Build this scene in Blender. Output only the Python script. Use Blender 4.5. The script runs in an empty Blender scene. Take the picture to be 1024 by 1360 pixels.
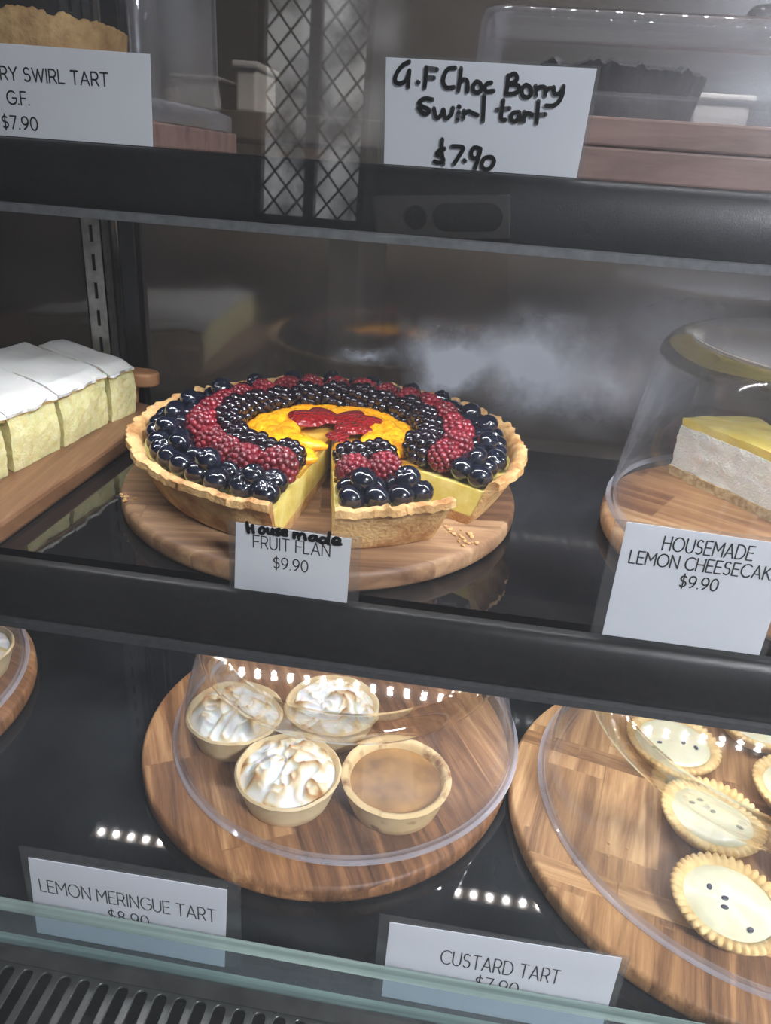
import bpy, bmesh, math, random
from math import pi, sin, cos, radians as R
from mathutils import Vector, Matrix, noise

C = bpy.context.scene.collection
rnd = random.Random(7)

# ------------------------------------------------------------------ camera
cam_d = bpy.data.cameras.new('camera')
cam_d.sensor_fit = 'HORIZONTAL'
cam_d.sensor_width = 36.0
cam_d.lens = 984.26 * 36.0 / 1024.0
cam_d.clip_start = 0.001
cam = bpy.data.objects.new('camera', cam_d)
C.objects.link(cam)
CR = Vector((0.988145, 0.138005, 0.067256))
CU = Vector((-0.11877, 0.40962, 0.904492))
CF = Vector((-0.097275, 0.901757, -0.421155))
cam.matrix_world = Matrix(((CR.x, CU.x, -CF.x, 0), (CR.y, CU.y, -CF.y, 0), (CR.z, CU.z, -CF.z, 0), (0, 0, 0, 1)))
bpy.context.scene.camera = cam

# ------------------------------------------------------------------ world, lights, exposure
sc = bpy.context.scene
sc.view_settings.view_transform = 'Standard'
sc.view_settings.look = 'None'
sc.view_settings.exposure = 0.25
sc.view_settings.gamma = 1.0
sc.view_settings.use_curve_mapping = False
LED_STRENGTH = 560.0
ROOM_WATTS = 25.0
w = bpy.data.worlds.new('world')
sc.world = w
w.use_nodes = True
w.node_tree.nodes['Background'].inputs[0].default_value = (0.75, 0.8, 0.9, 1)
w.node_tree.nodes['Background'].inputs[1].default_value = 0.03

def area(name, loc, rot, sx, sy, watts, col=(1, 1, 1), aim=None, spread=180):
    l = bpy.data.lights.new(name, 'AREA')
    l.shape = 'RECTANGLE'; l.size = sx; l.size_y = sy; l.energy = watts; l.color = col
    o = bpy.data.objects.new(name, l); C.objects.link(o)
    l.spread = R(spread)
    o.location = loc; o.rotation_euler = rot
    if aim: o.rotation_euler = (Vector(aim) - Vector(loc)).to_track_quat('-Z', 'Y').to_euler()
    return o
area('room_fill', (1.2, -0.9, 1.16), (0, 0, 0), 0.5, 0.5, ROOM_WATTS, (0.97, 0.98, 1.0), (0.5, 0.4, -0.4), 62)  # added fill for the sign fronts, beam narrowed to keep upper left dim
area('kitchen_fill', (0.35, 1.05, 0.95), (0, 0, 0), 0.4, 0.2, 26.0, (1.0, 0.96, 0.9), (0.25, 1.65, 0.12), 120)  # added fill aimed at the white boxes behind the rear doors
area('wall_fill', (1.32, -2.15, 0.95), (R(-60), 0, 0), 0.5, 0.3, 70.0, (0.92, 0.94, 1.0))  # added unseen light; its lit wall mirrors as a veil at upper right

# ------------------------------------------------------------------ mesh helpers
class MB:
    def __init__(self):
        self.v = []; self.f = []; self.m = []; self.cur = 0
    def add(self, verts, faces, mi=None):
        b = len(self.v)
        self.v += [tuple(p) for p in verts]
        for f in faces:
            self.f.append(tuple(b + i for i in f)); self.m.append(self.cur if mi is None else mi)
    def box(self, x0, x1, y0, y1, z0, z1, mi=None):
        vs = [(x, y, z) for z in (z0, z1) for y in (y0, y1) for x in (x0, x1)]
        self.add(vs, [(0, 2, 3, 1), (4, 5, 7, 6), (0, 1, 5, 4), (2, 6, 7, 3), (0, 4, 6, 2), (1, 3, 7, 5)], mi)
    def lathe(self, prof, n=64, cx=0, cy=0, mi=None, close=False, mis=None):
        k = len(prof); vs = []
        for i in range(n):
            a = 2 * pi * i / n
            vs += [(cx + r * cos(a), cy + r * sin(a), z) for r, z in prof]
        fs = []; ms = []
        for i in range(n):
            j = (i + 1) % n
            for q in range(k if close else k - 1):
                q2 = (q + 1) % k
                if prof[q][0] < 1e-6 and prof[q2][0] < 1e-6: continue
                if prof[q][0] < 1e-6: fs.append((i * k + q, j * k + q2, i * k + q2))
                elif prof[q2][0] < 1e-6: fs.append((i * k + q, j * k + q, i * k + q2))
                else: fs.append((i * k + q, j * k + q, j * k + q2, i * k + q2))
                ms.append(mis[q] if mis else (self.cur if mi is None else mi))
        b = len(self.v); self.v += vs
        for f, m in zip(fs, ms): self.f.append(tuple(b + i for i in f)); self.m.append(m)
    def extrude_x(self, prof, x0, x1, mi=None):
        n = len(prof)
        vs = [(x0, y, z) for y, z in prof] + [(x1, y, z) for y, z in prof]
        fs = [(i, (i + 1) % n, n + (i + 1) % n, n + i) for i in range(n)]
        fs += [tuple(range(n - 1, -1, -1)), tuple(range(n, 2 * n))]
        self.add(vs, fs, mi)
    def prism(self, poly, z0, z1, mi=None):
        n = len(poly)
        vs = [(x, y, z0) for x, y in poly] + [(x, y, z1) for x, y in poly]
        fs = [(i, (i + 1) % n, n + (i + 1) % n, n + i) for i in range(n)]
        fs += [tuple(range(n - 1, -1, -1)), tuple(range(n, 2 * n))]
        self.add(vs, fs, mi)
    def ball(self, c, rx, ry=None, rz=None, nu=12, nv=8, rot=None, mi=None, fn=None):
        ry = rx if ry is None else ry; rz = rx if rz is None else rz
        vs = []; fs = []
        for j in range(nv + 1):
            t = pi * j / nv
            for i in range(nu):
                a = 2 * pi * i / nu
                p = Vector((sin(t) * cos(a), sin(t) * sin(a), cos(t)))
                if fn: p = fn(p)
                p = Vector((p.x * rx, p.y * ry, p.z * rz))
                if rot is not None: p = rot @ p
                vs.append(p + Vector(c))
        for j in range(nv):
            for i in range(nu):
                i2 = (i + 1) % nu
                a, b, c2, d = j * nu + i, j * nu + i2, (j + 1) * nu + i2, (j + 1) * nu + i
                if j == 0: fs.append((a, d, c2))
                elif j == nv - 1: fs.append((a, d, b))
                else: fs.append((a, d, c2, b))
        self.add(vs, fs, mi)
    def tube(self, pts, r, n=8, mi=None):
        pts = [Vector(p) for p in pts]; vs = []; fs = []
        for k, p in enumerate(pts):
            t = (pts[min(k + 1, len(pts) - 1)] - pts[max(k - 1, 0)]).normalized()
            u = t.cross(Vector((0, 0, 1)))
            if u.length < 1e-4: u = t.cross(Vector((1, 0, 0)))
            u.normalize(); v = t.cross(u)
            vs += [p + (u * cos(2 * pi * i / n) + v * sin(2 * pi * i / n)) * r for i in range(n)]
        for k in range(len(pts) - 1):
            for i in range(n):
                j = (i + 1) % n
                fs.append((k * n + i, k * n + j, (k + 1) * n + j, (k + 1) * n + i))
        fs += [tuple(range(n - 1, -1, -1)), tuple((len(pts) - 1) * n + i for i in range(n))]
        self.add(vs, fs, mi)
    def mesh(self, name, mats, smooth=False, fix=True):
        me = bpy.data.meshes.new(name)
        me.from_pydata(self.v, [], self.f)
        if not isinstance(mats, (list, tuple)): mats = [mats]
        for m in mats: me.materials.append(m)
        me.polygons.foreach_set('material_index', [min(i, len(mats) - 1) for i in self.m])
        if fix:
            bm = bmesh.new(); bm.from_mesh(me)
            bmesh.ops.remove_doubles(bm, verts=bm.verts, dist=1e-6)
            bmesh.ops.recalc_face_normals(bm, faces=bm.faces)
            bm.to_mesh(me); bm.free()
        if smooth:
            me.polygons.foreach_set('use_smooth', [True] * len(me.polygons))
            if smooth is not True:
                me.set_sharp_from_angle(angle=R(smooth))
        me.update()
        return me
    def build(self, name, mats, parent=None, smooth=False, fix=True, loc=None, bevel=0, seg=2, rz=None):
        o = bpy.data.objects.new(name, self.mesh(name, mats, smooth, fix))
        C.objects.link(o)
        if parent: o.parent = parent
        if loc is not None: o.location = loc
        if rz is not None: o.rotation_euler.z = rz
        if bevel:
            b = o.modifiers.new('bevel', 'BEVEL'); b.width = bevel; b.segments = seg; b.limit_method = 'ANGLE'
        return o

def thing(name, label, cat, loc=(0, 0, 0), rz=0, group=None):
    o = bpy.data.objects.new(name, None); C.objects.link(o)
    o.empty_display_size = 0.02
    o.location = loc; o.rotation_euler = (0, 0, rz)
    o['label'] = label; o['category'] = cat
    if group: o['group'] = group
    return o
def tag(o, label, cat, group=None):
    o['label'] = label; o['category'] = cat
    if group: o['group'] = group
    return o
def dup(root, loc, rz, label, group=None):
    r = root.copy(); C.objects.link(r); r.location = loc; r.rotation_euler = (0, 0, rz); r['label'] = label
    if group: r['group'] = group
    for ch in list(root.children):
        c = ch.copy(); C.objects.link(c); c.parent = r
        for g in list(ch.children):
            d = g.copy(); C.objects.link(d); d.parent = c
    return r
def part(name, me, parent, loc=(0, 0, 0), rot=(0, 0, 0), scale=1.0):
    o = bpy.data.objects.new(name, me); C.objects.link(o); o.parent = parent
    o.location = loc; o.rotation_euler = rot
    o.scale = (scale,) * 3 if isinstance(scale, (int, float)) else scale
    return o
def nz(x, y, z, s=1.0):
    return noise.noise(Vector((x * s, y * s, z * s)))

# ------------------------------------------------------------------ materials
class NT:
    def __init__(self, name):
        self.m = bpy.data.materials.new(name); self.m.use_nodes = True
        self.t = self.m.node_tree; self.t.nodes.clear()
        self.out = self.n('ShaderNodeOutputMaterial')
    def n(self, typ, **kw):
        nd = self.t.nodes.new(typ)
        for k, v in kw.items():
            if k[0] == '_': setattr(nd, k[1:], v)
            else:
                key = k.replace('__', ' ')
                nd.inputs[key].default_value = v
        return nd
    def l(self, a, b): self.t.links.new(a, b)
    def surf(self, s): self.l(s, self.out.inputs['Surface'])
def c4(c): return (c[0], c[1], c[2], 1.0)
def srgb(r, g, b):
    return tuple(((v / 255 + 0.055) / 1.055) ** 2.4 if v > 10 else v / 255 / 12.92 for v in (r, g, b))

def coords(t, scale=(1, 1, 1), rot=(0, 0, 0), loc=(0, 0, 0)):
    tc = t.n('ShaderNodeTexCoord'); mp = t.n('ShaderNodeMapping')
    mp.inputs['Scale'].default_value = scale; mp.inputs['Rotation'].default_value = rot; mp.inputs['Location'].default_value = loc
    t.l(tc.outputs['Object'], mp.inputs['Vector'])
    return mp.outputs['Vector']
def ramp(t, fac, stops):
    r = t.n('ShaderNodeValToRGB')
    el = r.color_ramp.elements
    while len(el) < len(stops): el.new(0.5)
    for e, (p, c) in zip(el, stops):
        e.position = p; e.color = c4(c) if len(c) == 3 else c
    t.l(fac, r.inputs['Fac'])
    return r
def noise_tex(t, vec, scale, detail=4, rough=0.55):
    n = t.n('ShaderNodeTexNoise'); n.inputs['Scale'].default_value = scale
    n.inputs['Detail'].default_value = detail; n.inputs['Roughness'].default_value = rough
    t.l(vec, n.inputs['Vector'])
    return n
def bump(t, h, strength, dist):
    b = t.n('ShaderNodeBump'); b.inputs['Strength'].default_value = strength; b.inputs['Distance'].default_value = dist
    t.l(h, b.inputs['Height'])
    return b.outputs['Normal']
def mat(name, c1, c2=None, scale=60, rough=0.5, bstr=0.0, bdist=0.001, bscale=None, sss=0.0, sssr=(1, 0.5, 0.2), sssd=0.004,
        coat=0.0, metal=0.0, lo=0.35, hi=0.65, detail=4, spec=0.5, coatr=0.03, trans=0.0):
    t = NT(name); p = t.n('ShaderNodeBsdfPrincipled')
    p.inputs['Roughness'].default_value = rough; p.inputs['Metallic'].default_value = metal
    p.inputs['Coat Weight'].default_value = coat; p.inputs['Coat Roughness'].default_value = coatr
    p.inputs['Specular IOR Level'].default_value = spec
    if sss:
        p.inputs['Subsurface Weight'].default_value = sss; p.inputs['Subsurface Radius'].default_value = sssr; p.inputs['Subsurface Scale'].default_value = sssd
    vec = coords(t)
    if c2 is not None:
        n = noise_tex(t, vec, scale, detail)
        r = ramp(t, n.outputs['Fac'], [(lo, c1), (hi, c2)])
        t.l(r.outputs['Color'], p.inputs['Base Color'])
    else:
        p.inputs['Base Color'].default_value = c4(c1)
    if bstr:
        n2 = noise_tex(t, vec, bscale or scale * 3, 5)
        nrm = bump(t, n2.outputs['Fac'], bstr, bdist)
        t.l(nrm, p.inputs['Normal']); 
    if trans:
        tr = t.n('ShaderNodeBsdfTranslucent'); tr.inputs['Color'].default_value = c4(c1)
        mx = t.n('ShaderNodeMixShader'); mx.inputs[0].default_value = trans
        t.l(p.outputs[0], mx.inputs[1]); t.l(tr.outputs[0], mx.inputs[2]); t.surf(mx.outputs[0])
    else:
        t.surf(p.outputs[0])
    return t.m
def clear(name, tint=(0.97, 0.98, 0.98), rough=0.02, ior=1.49, haze=0.0, hcol=(0.8, 0.8, 0.8), gloss=1.0, scratch=0.0, graze=0.0):
    t = NT(name)
    tr = t.n('ShaderNodeBsdfTransparent'); tr.inputs['Color'].default_value = c4(tint)
    gl = t.n('ShaderNodeBsdfGlossy'); gl.inputs['Roughness'].default_value = rough; gl.inputs['Color'].default_value = (gloss, gloss, gloss, 1)
    ge = t.n('ShaderNodeNewGeometry')
    dt = t.n('ShaderNodeVectorMath', _operation='DOT_PRODUCT'); t.l(ge.outputs['Incoming'], dt.inputs[0]); t.l(ge.outputs['Normal'], dt.inputs[1])
    ab = t.n('ShaderNodeMath', _operation='ABSOLUTE'); t.l(dt.outputs['Value'], ab.inputs[0])
    om = t.n('ShaderNodeMath', _operation='SUBTRACT'); om.inputs[0].default_value = 1.0; t.l(ab.outputs[0], om.inputs[1])
    pw = t.n('ShaderNodeMath', _operation='POWER'); t.l(om.outputs[0], pw.inputs[0]); pw.inputs[1].default_value = 5.0
    f0 = ((ior - 1) / (ior + 1)) ** 2
    fr = t.n('ShaderNodeMath', _operation='MULTIPLY_ADD'); t.l(pw.outputs[0], fr.inputs[0]); fr.inputs[1].default_value = 1 - f0; fr.inputs[2].default_value = f0
    mx = t.n('ShaderNodeMixShader'); t.l(fr.outputs[0], mx.inputs[0]); t.l(tr.outputs[0], mx.inputs[1]); t.l(gl.outputs[0], mx.inputs[2])
    s = mx.outputs[0]
    if scratch:
        v = coords(t, (1, 1, 1)); n = noise_tex(t, v, 30, 3)
        t.l(bump(t, n.outputs['Fac'], scratch, 0.002), gl.inputs['Normal'])
    if haze:
        d = t.n('ShaderNodeBsdfDiffuse'); d.inputs['Color'].default_value = c4(hcol)
        tl = t.n('ShaderNodeBsdfTranslucent'); tl.inputs['Color'].default_value = c4(hcol)
        ad = t.n('ShaderNodeMixShader'); ad.inputs[0].default_value = 0.5
        t.l(d.outputs[0], ad.inputs[1]); t.l(tl.outputs[0], ad.inputs[2])
        m2 = t.n('ShaderNodeMixShader')
        v = coords(t); n = noise_tex(t, v, 9, 5)
        r = ramp(t, n.outputs['Fac'], [(0.3, (haze * 0.6,) * 3), (0.75, (haze * 1.5,) * 3)])
        p3 = t.n('ShaderNodeMath', _operation='POWER'); t.l(om.outputs[0], p3.inputs[0]); p3.inputs[1].default_value = 3.0
        gz = t.n('ShaderNodeMath', _operation='MULTIPLY_ADD'); t.l(p3.outputs[0], gz.inputs[0]); gz.inputs[1].default_value = graze; gz.inputs[2].default_value = 1.0
        hm = t.n('ShaderNodeMath', _operation='MULTIPLY', _use_clamp=True); t.l(r.outputs['Color'], hm.inputs[0]); t.l(gz.outputs[0], hm.inputs[1])
        t.l(hm.outputs[0], m2.inputs[0]); t.l(s, m2.inputs[1]); t.l(ad.outputs[0], m2.inputs[2]); s = m2.outputs[0]
    t.surf(s)
    return t.m
def wood(name, cols, row=0.04, brick=0.22, ang=0.0, rough=0.5, grain=1.0, shift=(0, 0, 0), strip=None):
    t = NT(name); p = t.n('ShaderNodeBsdfPrincipled'); p.inputs['Roughness'].default_value = rough
    p.inputs['Specular IOR Level'].default_value = 0.35
    v = coords(t, (1, 1, 1), (0, 0, ang), shift)
    if strip:
        v2 = coords(t, (1, 1, 1), (0, 0, strip[0]), (0.3, 0.0, 0))
        sp = t.n('ShaderNodeSeparateXYZ'); t.l(v2, sp.inputs[0])
        so = t.n('ShaderNodeMath', _operation='SUBTRACT'); t.l(sp.outputs['Y'], so.inputs[0]); so.inputs[1].default_value = strip[1]
        sd = t.n('ShaderNodeMath', _operation='DIVIDE'); t.l(so.outputs[0], sd.inputs[0]); sd.inputs[1].default_value = strip[2]
        fl = t.n('ShaderNodeMath', _operation='FRACT'); t.l(sd.outputs[0], fl.inputs[0])
        lt = t.n('ShaderNodeMath', _operation='LESS_THAN'); t.l(fl.outputs[0], lt.inputs[0]); lt.inputs[1].default_value = strip[3] / strip[2]
        mv = t.n('ShaderNodeMix', _data_type='VECTOR'); t.l(lt.outputs[0], mv.inputs[0]); t.l(v, mv.inputs[4]); t.l(v2, mv.inputs[5]); v = mv.outputs[1]
    b = t.n('ShaderNodeTexBrick'); b.inputs['Scale'].default_value = 1.0
    b.inputs['Brick Width'].default_value = brick; b.inputs['Row Height'].default_value = row
    b.inputs['Mortar Size'].default_value = 0.0004; b.inputs['Color1'].default_value = (0, 0, 0, 1); b.inputs['Color2'].default_value = (1, 1, 1, 1)
    b.inputs['Mortar'].default_value = (0.5, 0.5, 0.5, 1); b.offset = 0.37
    t.l(v, b.inputs['Vector'])
    mp = t.n('ShaderNodeMapping'); mp.inputs['Scale'].default_value = (7, 85, 40); t.l(v, mp.inputs['Vector'])
    addv = t.n('ShaderNodeVectorMath', _operation='MULTIPLY_ADD')
    t.l(b.outputs['Color'], addv.inputs[0]); addv.inputs[1].default_value = (13, 7, 5); t.l(mp.outputs[0], addv.inputs[2])
    n1 = noise_tex(t, addv.outputs[0], 1.0, 6, 0.6); n1.inputs['Distortion'].default_value = 0.7
    mp2 = t.n('ShaderNodeMapping'); mp2.inputs['Scale'].default_value = (45, 700, 300); t.l(v, mp2.inputs['Vector'])
    n2 = noise_tex(t, mp2.outputs[0], 1.0, 3)
    # plank tone + grain + dark streaks
    mr = t.n('ShaderNodeMapRange'); t.l(n1.outputs['Fac'], mr.inputs['Value']); mr.inputs['From Min'].default_value = 0.3; mr.inputs['From Max'].default_value = 0.7
    ma = t.n('ShaderNodeMath', _operation='MULTIPLY_ADD'); t.l(b.outputs['Color'], ma.inputs[0]); ma.inputs[1].default_value = 0.34
    g = t.n('ShaderNodeMath', _operation='MULTIPLY'); t.l(mr.outputs[0], g.inputs[0]); g.inputs[1].default_value = 0.5 * grain
    t.l(g.outputs[0], ma.inputs[2])
    mb = t.n('ShaderNodeMath', _operation='MULTIPLY_ADD'); t.l(n2.outputs['Fac'], mb.inputs[0]); mb.inputs[1].default_value = 0.22; t.l(ma.outputs[0], mb.inputs[2])
    k = len(cols)
    r = ramp(t, mb.outputs[0], [(0.12 + 0.74 * i / (k - 1), c) for i, c in enumerate(cols)])
    t.l(r.outputs['Color'], p.inputs['Base Color'])
    t.l(bump(t, n2.outputs['Fac'], 0.25, 0.0006), p.inputs['Normal'])
    t.surf(p.outputs[0])
    return t.m
def emit(name, col, s):
    t = NT(name); e = t.n('ShaderNodeEmission'); e.inputs[0].default_value = c4(col); e.inputs[1].default_value = s
    t.surf(e.outputs[0]); return t.m

M = {}
M['black_gloss'] = mat('black_gloss', (0.006, 0.006, 0.007), (0.011, 0.011, 0.012), 8, rough=0.03, bstr=0.008, bscale=200, bdist=0.0002)
M['deck'] = mat('deck_gloss', (0.006, 0.007, 0.008), (0.016, 0.018, 0.02), 14, rough=0.035, bstr=0.01, bscale=300, bdist=0.0002)
M['rail'] = mat('rail_black', (0.007, 0.007, 0.0075), (0.012, 0.012, 0.012), 300, rough=0.3, bstr=0.3, bscale=1600, bdist=0.0004, spec=0.2)
M['rail_lip_lit'] = mat('rail_lip_lit', (0.08, 0.083, 0.087), (0.12, 0.124, 0.128), 200, rough=0.4)  # upper shelf lip: catch of strip light put into a paler grey
M['case_dark'] = mat('case_dark', (0.012, 0.012, 0.013), (0.02, 0.02, 0.02), 20, rough=0.45)
M['stile'] = mat('stile_black', (0.01, 0.01, 0.011), rough=0.35)
M['steel'] = mat('brushed_steel', (0.36, 0.35, 0.33), (0.5, 0.49, 0.46), 120, rough=0.38, metal=0.9)
M['grille'] = mat('dark_chrome', (0.045, 0.047, 0.045), (0.075, 0.078, 0.074), 90, rough=0.26, metal=0.5)
M['front_glass'] = clear('front_glass', (0.96, 0.965, 0.972), 0.015, 1.5, haze=0.014, hcol=(0.85, 0.88, 0.92))
M['clear'] = clear('clear_acrylic', (0.975, 0.98, 0.985), 0.045, 1.49, haze=0.012, hcol=(0.85, 0.86, 0.92), graze=6.0)
M['rim'] = clear('acrylic_rim', (0.9, 0.9, 0.94), 0.06, 1.7, haze=0.30, hcol=(0.9, 0.9, 0.97), graze=1.0)
M['box_rim'] = clear('box_rim', (0.94, 0.94, 0.96), 0.05, 1.6, haze=0.07, hcol=(0.9, 0.9, 0.95), graze=2.0)
M['upglass'] = clear('upstand_glass', (0.86, 0.92, 0.94), 0.02, 1.5, haze=0.05, hcol=(0.8, 0.88, 0.92))
M['sleeve'] = clear('plastic_sleeve', (0.90, 0.91, 0.915), 0.08, 1.45, haze=0.03)
def shoulder():
    t = NT('moulded_acrylic'); g = t.n('ShaderNodeBsdfGlass'); g.inputs['Roughness'].default_value = 0.01; g.inputs['IOR'].default_value = 1.4
    tr = t.n('ShaderNodeBsdfTransparent'); mx = t.n('ShaderNodeMixShader'); mx.inputs[0].default_value = 0.75
    t.l(tr.outputs[0], mx.inputs[1]); t.l(g.outputs[0], mx.inputs[2]); t.surf(mx.outputs[0]); return t.m
M['shoulder'] = shoulder()
def green_edge():
    t = NT('glass_edge_green'); p = t.n('ShaderNodeBsdfPrincipled')
    v = coords(t, (3, 300, 300)); n = noise_tex(t, v, 1.0, 5)
    r = ramp(t, n.outputs['Fac'], [(0.3, srgb(92, 108, 104)), (0.7, srgb(150, 168, 160))]); t.l(r.outputs[0], p.inputs['Base Color'])
    p.inputs['Roughness'].default_value = 0.18
    tr = t.n('ShaderNodeBsdfTransparent'); tr.inputs[0].default_value = (0.6, 0.72, 0.68, 1)
    mx = t.n('ShaderNodeMixShader'); mx.inputs[0].default_value = 0.75
    t.l(tr.outputs[0], mx.inputs[1]); t.l(p.outputs[0], mx.inputs[2]); t.surf(mx.outputs[0]); return t.m
M['green_edge'] = green_edge()
def door_glass():
    t = NT('door_glass')
    tr = t.n('ShaderNodeBsdfTransparent'); tr.inputs[0].default_value = (0.5, 0.48, 0.46, 1)
    gl = t.n('ShaderNodeBsdfGlossy'); gl.inputs['Roughness'].default_value = 0.085; gl.inputs['Color'].default_value = (0.9, 0.9, 0.92, 1)
    mx = t.n('ShaderNodeMixShader'); mx.inputs[0].default_value = 0.14
    t.l(tr.outputs[0], mx.inputs[1]); t.l(gl.outputs[0], mx.inputs[2])
    df = t.n('ShaderNodeBsdfDiffuse'); df.inputs[0].default_value = (0.21, 0.185, 0.165, 1)
    m2 = t.n('ShaderNodeMixShader')
    tc = t.n('ShaderNodeTexCoord'); v = tc.outputs['Object']
    n = noise_tex(t, v, 7, 6)
    r = ramp(t, n.outputs['Fac'], [(0.3, (0.10,) * 3), (0.75, (0.34,) * 3)])
    t.l(r.outputs[0], m2.inputs[0]); t.l(mx.outputs[0], m2.inputs[1]); t.l(df.outputs[0], m2.inputs[2])
    # condensation: soft misted patches on the cold glass
    fog = t.n('ShaderNodeBsdfDiffuse'); fog.inputs[0].default_value = (0.62, 0.66, 0.74, 1)
    wn = noise_tex(t, v, 16, 5, 0.6)
    tot = None
    for cx, cz, sx, sz, k in ((-0.022, -0.158, 0.056, 0.046, 1.1), (0.045, -0.150, 0.085, 0.065, 0.8), (0.115, -0.165, 0.11, 0.055, 0.42), (-0.10, -0.160, 0.05, 0.014, 0.5), (0.16, -0.12, 0.12, 0.09, 0.22)):
        sb = t.n('ShaderNodeVectorMath', _operation='MULTIPLY_ADD'); t.l(wn.outputs['Color'], sb.inputs[0]); sb.inputs[1].default_value = (0.06, 0, 0.06); t.l(v, sb.inputs[2])
        ad = t.n('ShaderNodeVectorMath', _operation='SUBTRACT'); t.l(sb.outputs[0], ad.inputs[0]); ad.inputs[1].default_value = (cx + 0.03, 0.0, cz + 0.03)
        mu = t.n('ShaderNodeVectorMath', _operation='MULTIPLY'); t.l(ad.outputs[0], mu.inputs[0]); mu.inputs[1].default_value = (1 / sx, 0, 1 / sz)
        g = t.n('ShaderNodeTexGradient', _gradient_type='QUADRATIC_SPHERE'); t.l(mu.outputs[0], g.inputs[0])
        m = t.n('ShaderNodeMath', _operation='MULTIPLY'); t.l(g.outputs['Fac'], m.inputs[0]); m.inputs[1].default_value = k * 1.5
        if tot is None: tot = m
        else:
            s = t.n('ShaderNodeMath', _operation='ADD'); t.l(tot.outputs[0], s.inputs[0]); t.l(m.outputs[0], s.inputs[1]); tot = s
    cl = t.n('ShaderNodeMath', _operation='MINIMUM'); t.l(tot.outputs[0], cl.inputs[0]); cl.inputs[1].default_value = 0.75
    m3 = t.n('ShaderNodeMixShader'); t.l(cl.outputs[0], m3.inputs[0]); t.l(m2.outputs[0], m3.inputs[1]); t.l(fog.outputs[0], m3.inputs[2])
    t.surf(m3.outputs[0]); return t.m
M['door_glass'] = door_glass()
M['paper'] = mat('paper', (0.82, 0.835, 0.87), (0.86, 0.875, 0.91), 30, rough=0.6, trans=0.5)
M['ink'] = mat('ink', (0.02, 0.02, 0.025), rough=0.6)
M['led'] = emit('led_chip', (0.93, 0.95, 1.0), LED_STRENGTH)
M['led_board'] = mat('led_board', (0.5, 0.4, 0.3), rough=0.5)
W1 = [srgb(48, 31, 23), srgb(106, 72, 48), srgb(150, 106, 70), srgb(200, 156, 108)]
M['wood_round'] = wood('acacia_round', W1, row=0.052, brick=0.15, ang=R(62))
M['wood_right'] = wood('acacia_light', [srgb(62, 41, 28), srgb(124, 88, 58), srgb(168, 126, 84), srgb(206, 166, 118)], row=0.045, brick=0.115, ang=R(13.3 + 90), strip=(R(13.3), -0.1095, 0.1254, 0.0167))
M['wood_flan'] = wood('acacia_flan', [srgb(58, 40, 30), srgb(106, 76, 55), srgb(140, 106, 78), srgb(172, 138, 104)], row=0.06, brick=0.3, ang=R(-10))
M['wood_slab'] = wood('walnut_slab', [srgb(70, 46, 32), srgb(104, 73, 50), srgb(126, 91, 64), srgb(146, 111, 82)], row=0.2, brick=0.6, ang=R(83))
M['wood_cheese'] = wood('acacia_cheese', [srgb(84, 56, 40), srgb(140, 96, 66), srgb(176, 132, 92), srgb(200, 164, 124)], row=0.05, brick=0.09, ang=R(30))
M['wood_top'] = wood('red_walnut', [srgb(84, 64, 58), srgb(112, 88, 80), srgb(126, 102, 94), srgb(140, 116, 108)], row=0.3, brick=0.9, ang=0)
M['crust'] = mat('pastry_crust', srgb(164, 112, 60), srgb(222, 182, 124), 44, rough=0.68, bstr=0.9, bscale=420, bdist=0.0016, sss=0.12, sssd=0.003, lo=0.36, hi=0.58)
M['custard'] = mat('custard', srgb(220, 196, 96), srgb(238, 222, 140), 90, rough=0.42, bstr=0.3, bscale=500, bdist=0.001, sss=0.2, sssd=0.004)
M['gel'] = mat('fruit_gel', srgb(214, 150, 40), srgb(232, 190, 90), 60, rough=0.15, coat=1.0, sss=0.15)
M['blueberry'] = mat('blueberry', (0.003, 0.0035, 0.008), (0.009, 0.012, 0.026), 160, rough=0.2, coat=1.0, coatr=0.03)
M['raspberry'] = mat('raspberry', srgb(86, 10, 22), srgb(132, 22, 38), 120, rough=0.35, coat=0.6, sss=0.1, sssr=(1, .2, .2), sssd=0.003, coatr=0.08)
M['blackberry'] = mat('blackberry', (0.003, 0.002, 0.004), (0.012, 0.005, 0.012), 150, rough=0.2, coat=1.0, coatr=0.05)
M['mandarin'] = mat('mandarin', srgb(240, 150, 10), srgb(250, 186, 40), 160, rough=0.22, coat=0.8, sss=0.3, sssr=(1, .5, .1), sssd=0.004, bstr=0.35, bscale=600, bdist=0.0006)
def strawberry():
    t = NT('strawberry'); p = t.n('ShaderNodeBsdfPrincipled'); p.inputs['Roughness'].default_value = 0.25; p.inputs['Coat Weight'].default_value = 0.8
    p.inputs['Subsurface Weight'].default_value = 0.2; p.inputs['Subsurface Scale'].default_value = 0.003
    v = coords(t); vo = t.n('ShaderNodeTexVoronoi'); vo.inputs['Scale'].default_value = 330; t.l(v, vo.inputs['Vector'])
    r = ramp(t, vo.outputs['Distance'], [(0.06, srgb(196, 96, 70)), (0.2, srgb(112, 16, 20)), (0.8, srgb(140, 26, 28))])
    t.l(r.outputs[0], p.inputs['Base Color']); t.l(bump(t, vo.outputs['Distance'], 0.9, 0.0018), p.inputs['Normal'])
    t.surf(p.outputs[0]); return t.m
M['strawberry'] = strawberry()
M['sponge'] = mat('vanilla_custard', srgb(228, 217, 146), srgb(243, 236, 184), 150, rough=0.6, bstr=0.9, bscale=650, bdist=0.0014, sss=0.25, sssd=0.005)
M['icing'] = mat('white_icing', srgb(220, 219, 214), srgb(238, 237, 233), 22, rough=0.35, bstr=0.12, bscale=60, bdist=0.002, sss=0.1)
M['pastry'] = mat('flaky_pastry', srgb(176, 136, 76), srgb(226, 196, 128), 140, rough=0.7, bstr=0.7, bscale=500, bdist=0.001)
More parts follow.
